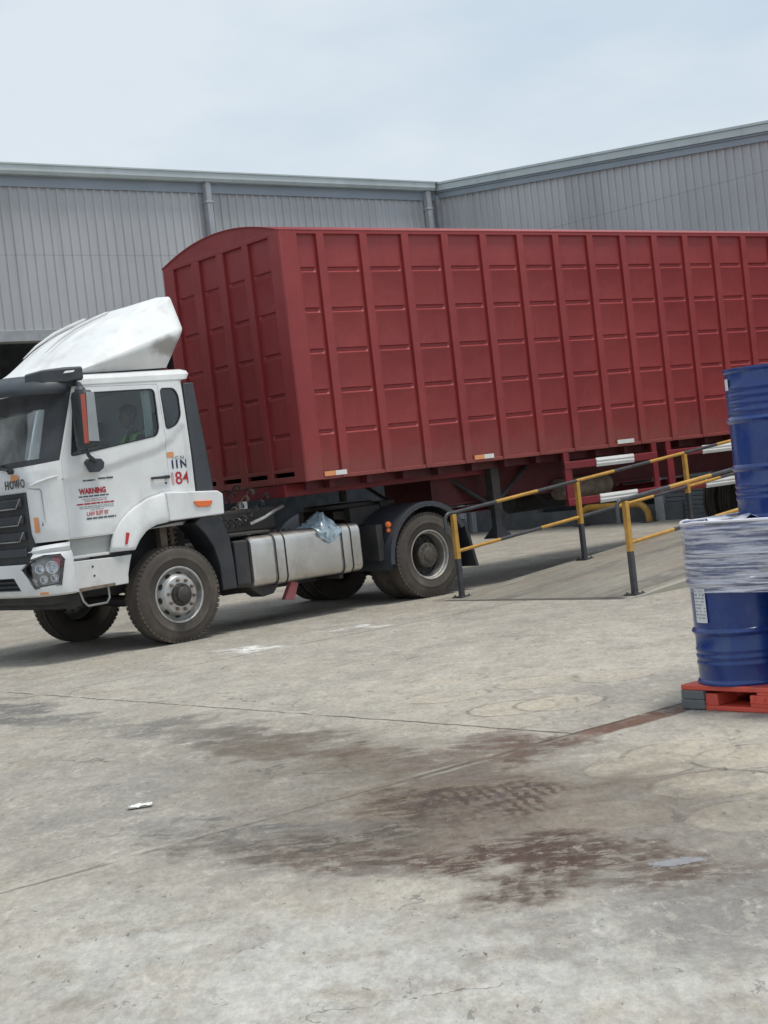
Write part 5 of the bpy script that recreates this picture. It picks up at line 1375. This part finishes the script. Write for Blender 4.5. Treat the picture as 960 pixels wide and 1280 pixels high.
# reflective tape on the lower edge
for k, (x, two) in enumerate(((.38, True), (2.78, True), (5.44, False), (8.06, False), (10.7, False))):
    y = -.0035
    o = MB().box(x, x + .165, y, .01, ZB + .035, ZB + .092).build('reflective_tape', MT['orangetape'] if two else MT['whitetape'], trl, smooth=0)
    MB().box(x + .1655, x + .33, y, .01, ZB + .035, ZB + .092).build('white_half', MT['whitetape'], o, smooth=0)
# underframe
uf = MB()
for t in (.74, 1.72):
    uf.box(.5, 2.6, t, t + .12, 1.47, ZB - .004).box(2.6, LT - .1, t, t + .02, 1.12, ZB - .004).box(2.6, LT - .1, t - .05, t + .07, 1.10, 1.13)
for k in range(22):
    x = .55 + k * .575; uf.box(x, x + .08, .16, TW - .16, ZB - .10, ZB - .006)
uf.build('chassis_beam', MT['redunder'], trl, smooth=0)
MB().box(.13, 3.4, .52, 2.25, 1.47, ZB - .008).build('coupling_frame', MT['redframe'], trl, smooth=0, bevel=.01)
MB().lathe([(.05, -.14), (.05, 0), (.09, .03)], (1.62, TW / 2, 1.46), n=16).build('kingpin', MT['grime'], trl)
edge = MB().box(.3, LT - .02, .30, .36, ZB - .10, ZB - .005).box(.3, LT - .02, TW - .36, TW - .30, ZB - .10, ZB - .005)
edge.build('edge_beam', MT['redunder'], trl, smooth=0)
# landing legs
for t in (.40, TW - .53):
    lg = MB().box(3.38, 3.52, t, t + .13, .98, ZB - .01).box(3.40, 3.50, t + .02, t + .11, .66, .98)
    lg.tube([(3.45, t + .065, 1.05), (4.3, t + .3, 1.5)], .03, 8).tube([(3.45, t + .065, 1.0), (2.9, t + .4, 1.5)], .03, 8)
    lo = lg.build('landing_leg', MT['chassis'], trl, smooth=30)
    MB().add([(3.30, t - .07, .60), (3.60, t - .07, .60), (3.60, t + .2, .60), (3.30, t + .2, .60), (3.40, t + .01, .74), (3.50, t + .01, .74), (3.50, t + .12, .74), (3.40, t + .12, .74)], [(0, 3, 2, 1), (4, 5, 6, 7), (0, 1, 5, 4), (1, 2, 6, 5), (2, 3, 7, 6), (3, 0, 4, 7)]).build('foot', MT['chassis'], lo, smooth=0)
MB().tube([(3.45, .5, 1.1), (3.45, 2.1, 1.1)], .03, 8).build('cross_shaft', MT['chassis'], trl)
MB().tube([(4.75, .62, 1.13), (4.78, .62, 1.13), (5.75, .62, 1.13), (5.78, .62, 1.13)], [.08, .15, .15, .08], 18).build('air_tank', MT['brown'], trl)
MB().tube([(5.0, 1.9, 1.0), (6.6, 1.9, 1.0)], .17, 16).build('air_tank', MT['chassis'], trl)
AXLES = (10.75, 12.05)
# side guards
def guard(t, sg, x0, x1, white, legs):
    y0, y1 = sorted((t, t + sg * .045))
    g_ = MB()
    go = g_.box(legs[0] + .1, legs[0] + .14, y0 + .012, y1 - .012, .92, 1.5).build('side_guard', MT['redframe'], trl, smooth=0, bevel=.006)
    for x in legs: MB().box(x, x + .10, y0 + .003, y1 + .003, .90, ZB - .01).build('guard_post', MT['redframe'], go, smooth=0, bevel=.006)
    for z in (1.40, .90):
        MB().box(x0, x1, y0 - .004, y1 - .006, z + .0, z + .105).build('guard_rail', MT['redframe'], go, smooth=0, bevel=.012)
        for (a, b) in white:
            w_ = MB(); prf = [(z - .008, 0), (z + .03, .012), (z + .04, .012), (z + .055, .0), (z + .07, .012), (z + .08, .012), (z + .115, 0)]
            yo = t - sg * .006
            w_.grid([[(x, yo - sg * d, zz) for x in (a, b)] for zz, d in prf])
            w_.box(a, b, min(yo + sg * .001, yo + sg * .009), max(yo + sg * .001, yo + sg * .009), z - .008, z + .115)
            w_.build('white_reflector', MT['whitetape'], go, smooth=0)
for t, sg in ((.0, 1), (TW, -1)):
    guard(t, sg, 4.37, 6.22, [(4.97, 5.72)], (4.37, 6.12))
    guard(t, sg, 6.42, 9.9, [(7.18, 7.95), (9.0, 9.7)], (6.42, 8.2, 9.8))
for u in AXLES:
    for v, k, fl in ((.02, 'rear', False), (.36, 'inner', False), (TW - .02, 'rear', True), (TW - .36, 'inner', True)): wheel(trl, u, v, k, fl, rot=u * 3 + v)
    MB().tube([(u, .3, .54), (u, 2.3, .54)], .09, 10).build('axle', MT['chassis'], trl)
for t in (.62, 1.85):
    MB().tube([(AXLES[0] + d, t, z) for d, z in ((-.7, 1.05), (0, .72), (.65, 1.02), (1.3, .72))], .05, 8).build('leaf_spring', MT['chassis'], trl)
MB().tube([(5.9, .7, 1.12), (5.1, 1.2, .98), (4.6, 1.0, 1.15), (4.0, 1.3, 1.2)], .02, 6).build('brake_hose', MT['chassis'], trl)

# ------------------------------------------------------------------ bag on the tank
m, n = new_mat('clear_film'); tr2 = n.node('ShaderNodeBsdfTransparent'); df = n.node('ShaderNodeBsdfDiffuse'); df.inputs[0].default_value = (.30, .40, .47, 1); gl = n.node('ShaderNodeBsdfGlossy'); gl.inputs['Roughness'].default_value = .2
m1 = n.node('ShaderNodeMixShader'); n.put(m1.inputs[0], n.math('ADD', .35, n.math('MULTIPLY', n.step(n.noise(n.coord(), 18, 4), .3, .6), .6))); n.put(m1.inputs[1], tr2.outputs[0]); n.put(m1.inputs[2], df.outputs[0])
m2 = n.node('ShaderNodeMixShader'); m2.inputs[0].default_value = .14; n.put(m2.inputs[1], m1.outputs[0]); n.put(m2.inputs[2], gl.outputs[0]); n.t.links.new(m2.outputs[0], n.out.inputs['Surface'])
MT['film'] = m
rnd = random.Random(9); rows = []
for i in range(15):
    q = i / 14; row = []
    for j in range(13):
        p = j / 12
        x = 2.03 + .38 * q + rnd.uniform(-.02, .02); y = .02 + .44 * p
        env = math.sin(math.pi * min(1, max(0, q))) ** .7
        h = 1.072 + env * (.15 * math.exp(-((q - .58) / .22) ** 2) * (1 - abs(p - .45) * 1.2) + .035) + rnd.uniform(-.028, .035) * env
        if p < .22: h = 1.03 - (.22 - p) * .75 * env; y = .042 - .004 + rnd.uniform(-.025, 0)
        row.append((x, y, h))
    rows.append(row)
bagm = MB().grid(rows).build('plastic_sheet', MT['film'], smooth=50)
bagm.location = tuple(TR); bagm.rotation_euler = (0, 0, YAW)
tag(bagm, 'crumpled blue grey plastic sheet lying on the steel fuel tank', 'plastic sheet')

# ------------------------------------------------------------------ DRIVER
drv = thing('person', 'driver in dark clothes and green hi-vis straps behind the door window', 'person', tuple(W(.20, 0)), YAW)
swc = swc - Vector((.20, 0, 0))
def skin_mesh(chains, name, mats, parent, sub=1, root=0):
    """chains: list of (points, radii); first point of a later chain that repeats an earlier point joins there"""
    vs, rs, es = [], [], []
    def vid(p, r):
        for i, q in enumerate(vs):
            if (Vector(q) - Vector(p)).length < 1e-4: return i
        vs.append(p); rs.append(r); return len(vs) - 1
    for pts, rad in chains:
        ids = [vid(p, r) for p, r in zip(pts, rad)]
        es += [(a, b) for a, b in zip(ids, ids[1:])]
    me = bpy.data.meshes.new(name); me.from_pydata(vs, es, [])
    o = bpy.data.objects.new(name, me); COL.objects.link(o)
    md = o.modifiers.new('skin', 'SKIN'); md.use_smooth_shade = True
    lay = me.skin_vertices[0].data if len(me.skin_vertices) else None
    if lay is None:
        bm = bmesh.new(); bm.from_mesh(me); bm.verts.layers.skin.verify(); bm.to_mesh(me); bm.free(); lay = me.skin_vertices[0].data
    for i, r in enumerate(rs): lay[i].radius = (r, r) if not isinstance(r, tuple) else r; lay[i].use_root = (i == root)
    sd_ = o.modifiers.new('sub', 'SUBSURF'); sd_.levels = sub; sd_.render_levels = sub
    dg = bpy.context.evaluated_depsgraph_get(); dg.update()
    r = bpy.data.meshes.new_from_object(o.evaluated_get(dg)); bpy.data.objects.remove(o)
    return link(r, name, mats, parent, smooth=180)
yc = .58
hip = (-.28, yc, 1.80); chest = (-.20, yc, 2.16); neckb = (-.21, yc, 2.38); neck = (-.23, yc, 2.46)
ch_ = [([hip, (-.24, yc, 1.96), chest, (-.20, yc, 2.30), neckb, neck], [(.15, .13), (.145, .12), (.165, .125), (.14, .10), (.07, .07), (.055, .055)])]
for sg in (-1, 1):
    ch_.append(([(-.20, yc, 2.30), (-.21, yc + sg * .17, 2.315), (-.36, yc + sg * .22, 2.10), (-.60, yc + sg * .19, 2.02), (-.69, yc + sg * .18, 2.06)], [(.14, .10), .075, .055, .042, .032]))
    ch_.append(([hip, (-.34, yc + sg * .09, 1.78), (-.74, yc + sg * .13, 1.80), (-.82, yc + sg * .13, 1.45), (-.98, yc + sg * .13, 1.40)], [(.15, .13), .095, .07, .055, .045]))
skin_mesh(ch_, 'body', MT['cloth'], drv, 2)
# head: shaped rings with brow, nose and chin, facing -x
hc = Vector((-.25, yc, 2.60)); rings = []
for z, rx, ry, off in ((-.125, .03, .03, -.05), (-.115, .055, .042, -.035), (-.085, .082, .058, -.018), (-.045, .092, .068, -.006), (0, .098, .074, 0), (.04, .100, .076, .002), (.08, .094, .072, .006), (.11, .07, .055, .01), (.125, .02, .02, .01)):
    rings.append([(hc.x + off + rx * math.cos(a) * (1 if math.cos(a) > 0 else 1), hc.y + ry * math.sin(a), hc.z + z) for a in np.linspace(0, 2 * math.pi, 25)[:-1]])
hd = MB().loft(rings)
hd.loft([[(hc.x - .088 - d, hc.y + w_ * sx, hc.z + z) for sx in (-1, 0, 1)] + [(hc.x - .07, hc.y, hc.z + z)] for z, d, w_ in ((.03, .0, .008), (-.005, .018, .012), (-.03, .03, .017), (-.042, .008, .014))])
for sg in (-1, 1):
    hd.loft([[(hc.x + .01 + r * math.cos(a), hc.y + sg * (.068 + t), hc.z - .005 + 1.5 * r * math.sin(a)) for a in np.linspace(0, 2 * math.pi, 11)[:-1]] for r, t in ((.018, 0), (.022, .012), (.014, .018))])
hd.tube([(hc.x - .086, hc.y - .024, hc.z - .068), (hc.x - .096, hc.y, hc.z - .066), (hc.x - .086, hc.y + .024, hc.z - .068)], [.005, .008, .005], 6)
hd.tube([tuple(neck), (-.24, yc, 2.52)], [.052, .05], 12)
head = hd.build('head', MT['skin'], drv, smooth=60)
for sg in (-1, 1):
    MB().lathe([(0, -.011), (.009, -.006), (.012, 0), (.009, .006), (0, .011)], (hc.x - .084, hc.y + sg * .031, hc.z + .008), n=10).build('eye', MT['ink'], head)
hr = MB().loft([[(hc.x + .008 + rx * math.cos(a), hc.y + ry * math.sin(a), hc.z + z + (.03 * max(0, -math.cos(a)) if z < .06 else 0)) for a in np.linspace(0, 2 * math.pi, 25)[:-1]] for z, rx, ry in ((-.02, .098, .080), (.04, .105, .082), (.085, .10, .078), (.118, .075, .06), (.136, .02, .02))])
hr.build('hair', MT['hair'], drv, smooth=60)
# hands gripping the wheel
for sg in (-1, 1):
    wrist = Vector((-.69, yc + sg * .18, 2.06))
    grip = swc + .225 * (math.cos(R(58 if sg > 0 else 122)) * e1 + math.sin(R(58 if sg > 0 else 122)) * e2)
    palm = wrist.lerp(grip, .62) + Vector((0, 0, .02))
    chn = [([tuple(wrist), tuple(palm)], [.028, .034])]
    tang = (grip - swc).normalized().cross(axn).normalized()
    for k in range(4):
        b0 = palm + tang * (k - 1.5) * .019; k1 = grip + tang * (k - 1.5) * .021 + axn * .024; k2 = grip + tang * (k - 1.5) * .02 + (grip - swc).normalized() * .026 + axn * .002; k3 = grip + tang * (k - 1.5) * .019 - axn * .022
        ln = (1, 1, .97, .85)[k]
        chn.append(([tuple(palm), tuple(b0 + (k1 - b0) * .3), tuple(k1), tuple(k2), tuple(k2.lerp(k3, ln))], [.034, .012, .010, .009, .008]))
    chn.append(([tuple(palm), tuple(palm - tang * .035 * 1 + axn * .012), tuple(grip - tang * .045 + axn * .018), tuple(grip - tang * .035 - (grip - swc).normalized() * .022)], [.034, .013, .011, .009]))
    skin_mesh(chn, 'hand', MT['skin'], drv, 1)
# hi-vis straps over the shoulders
for sg in (-1, 1):
    pts = []
    for (x, z) in ((-.365, 1.98), (-.362, 2.12), (-.338, 2.25), (-.275, 2.375), (-.19, 2.40), (-.105, 2.33), (-.07, 2.18)): pts.append((x, z))
    rows = [[(x, yc + sg * (.055 + .085 * j), z - .012 * j * j) for x, z in pts] for j in (0, .5, 1, 1.3)]
    vs_o = MB().grid(rows).build('hivis_strap', MT['hivis'], drv, smooth=60)
    so = vs_o.modifiers.new('thick', 'SOLIDIFY'); so.thickness = .008; so.offset = 0
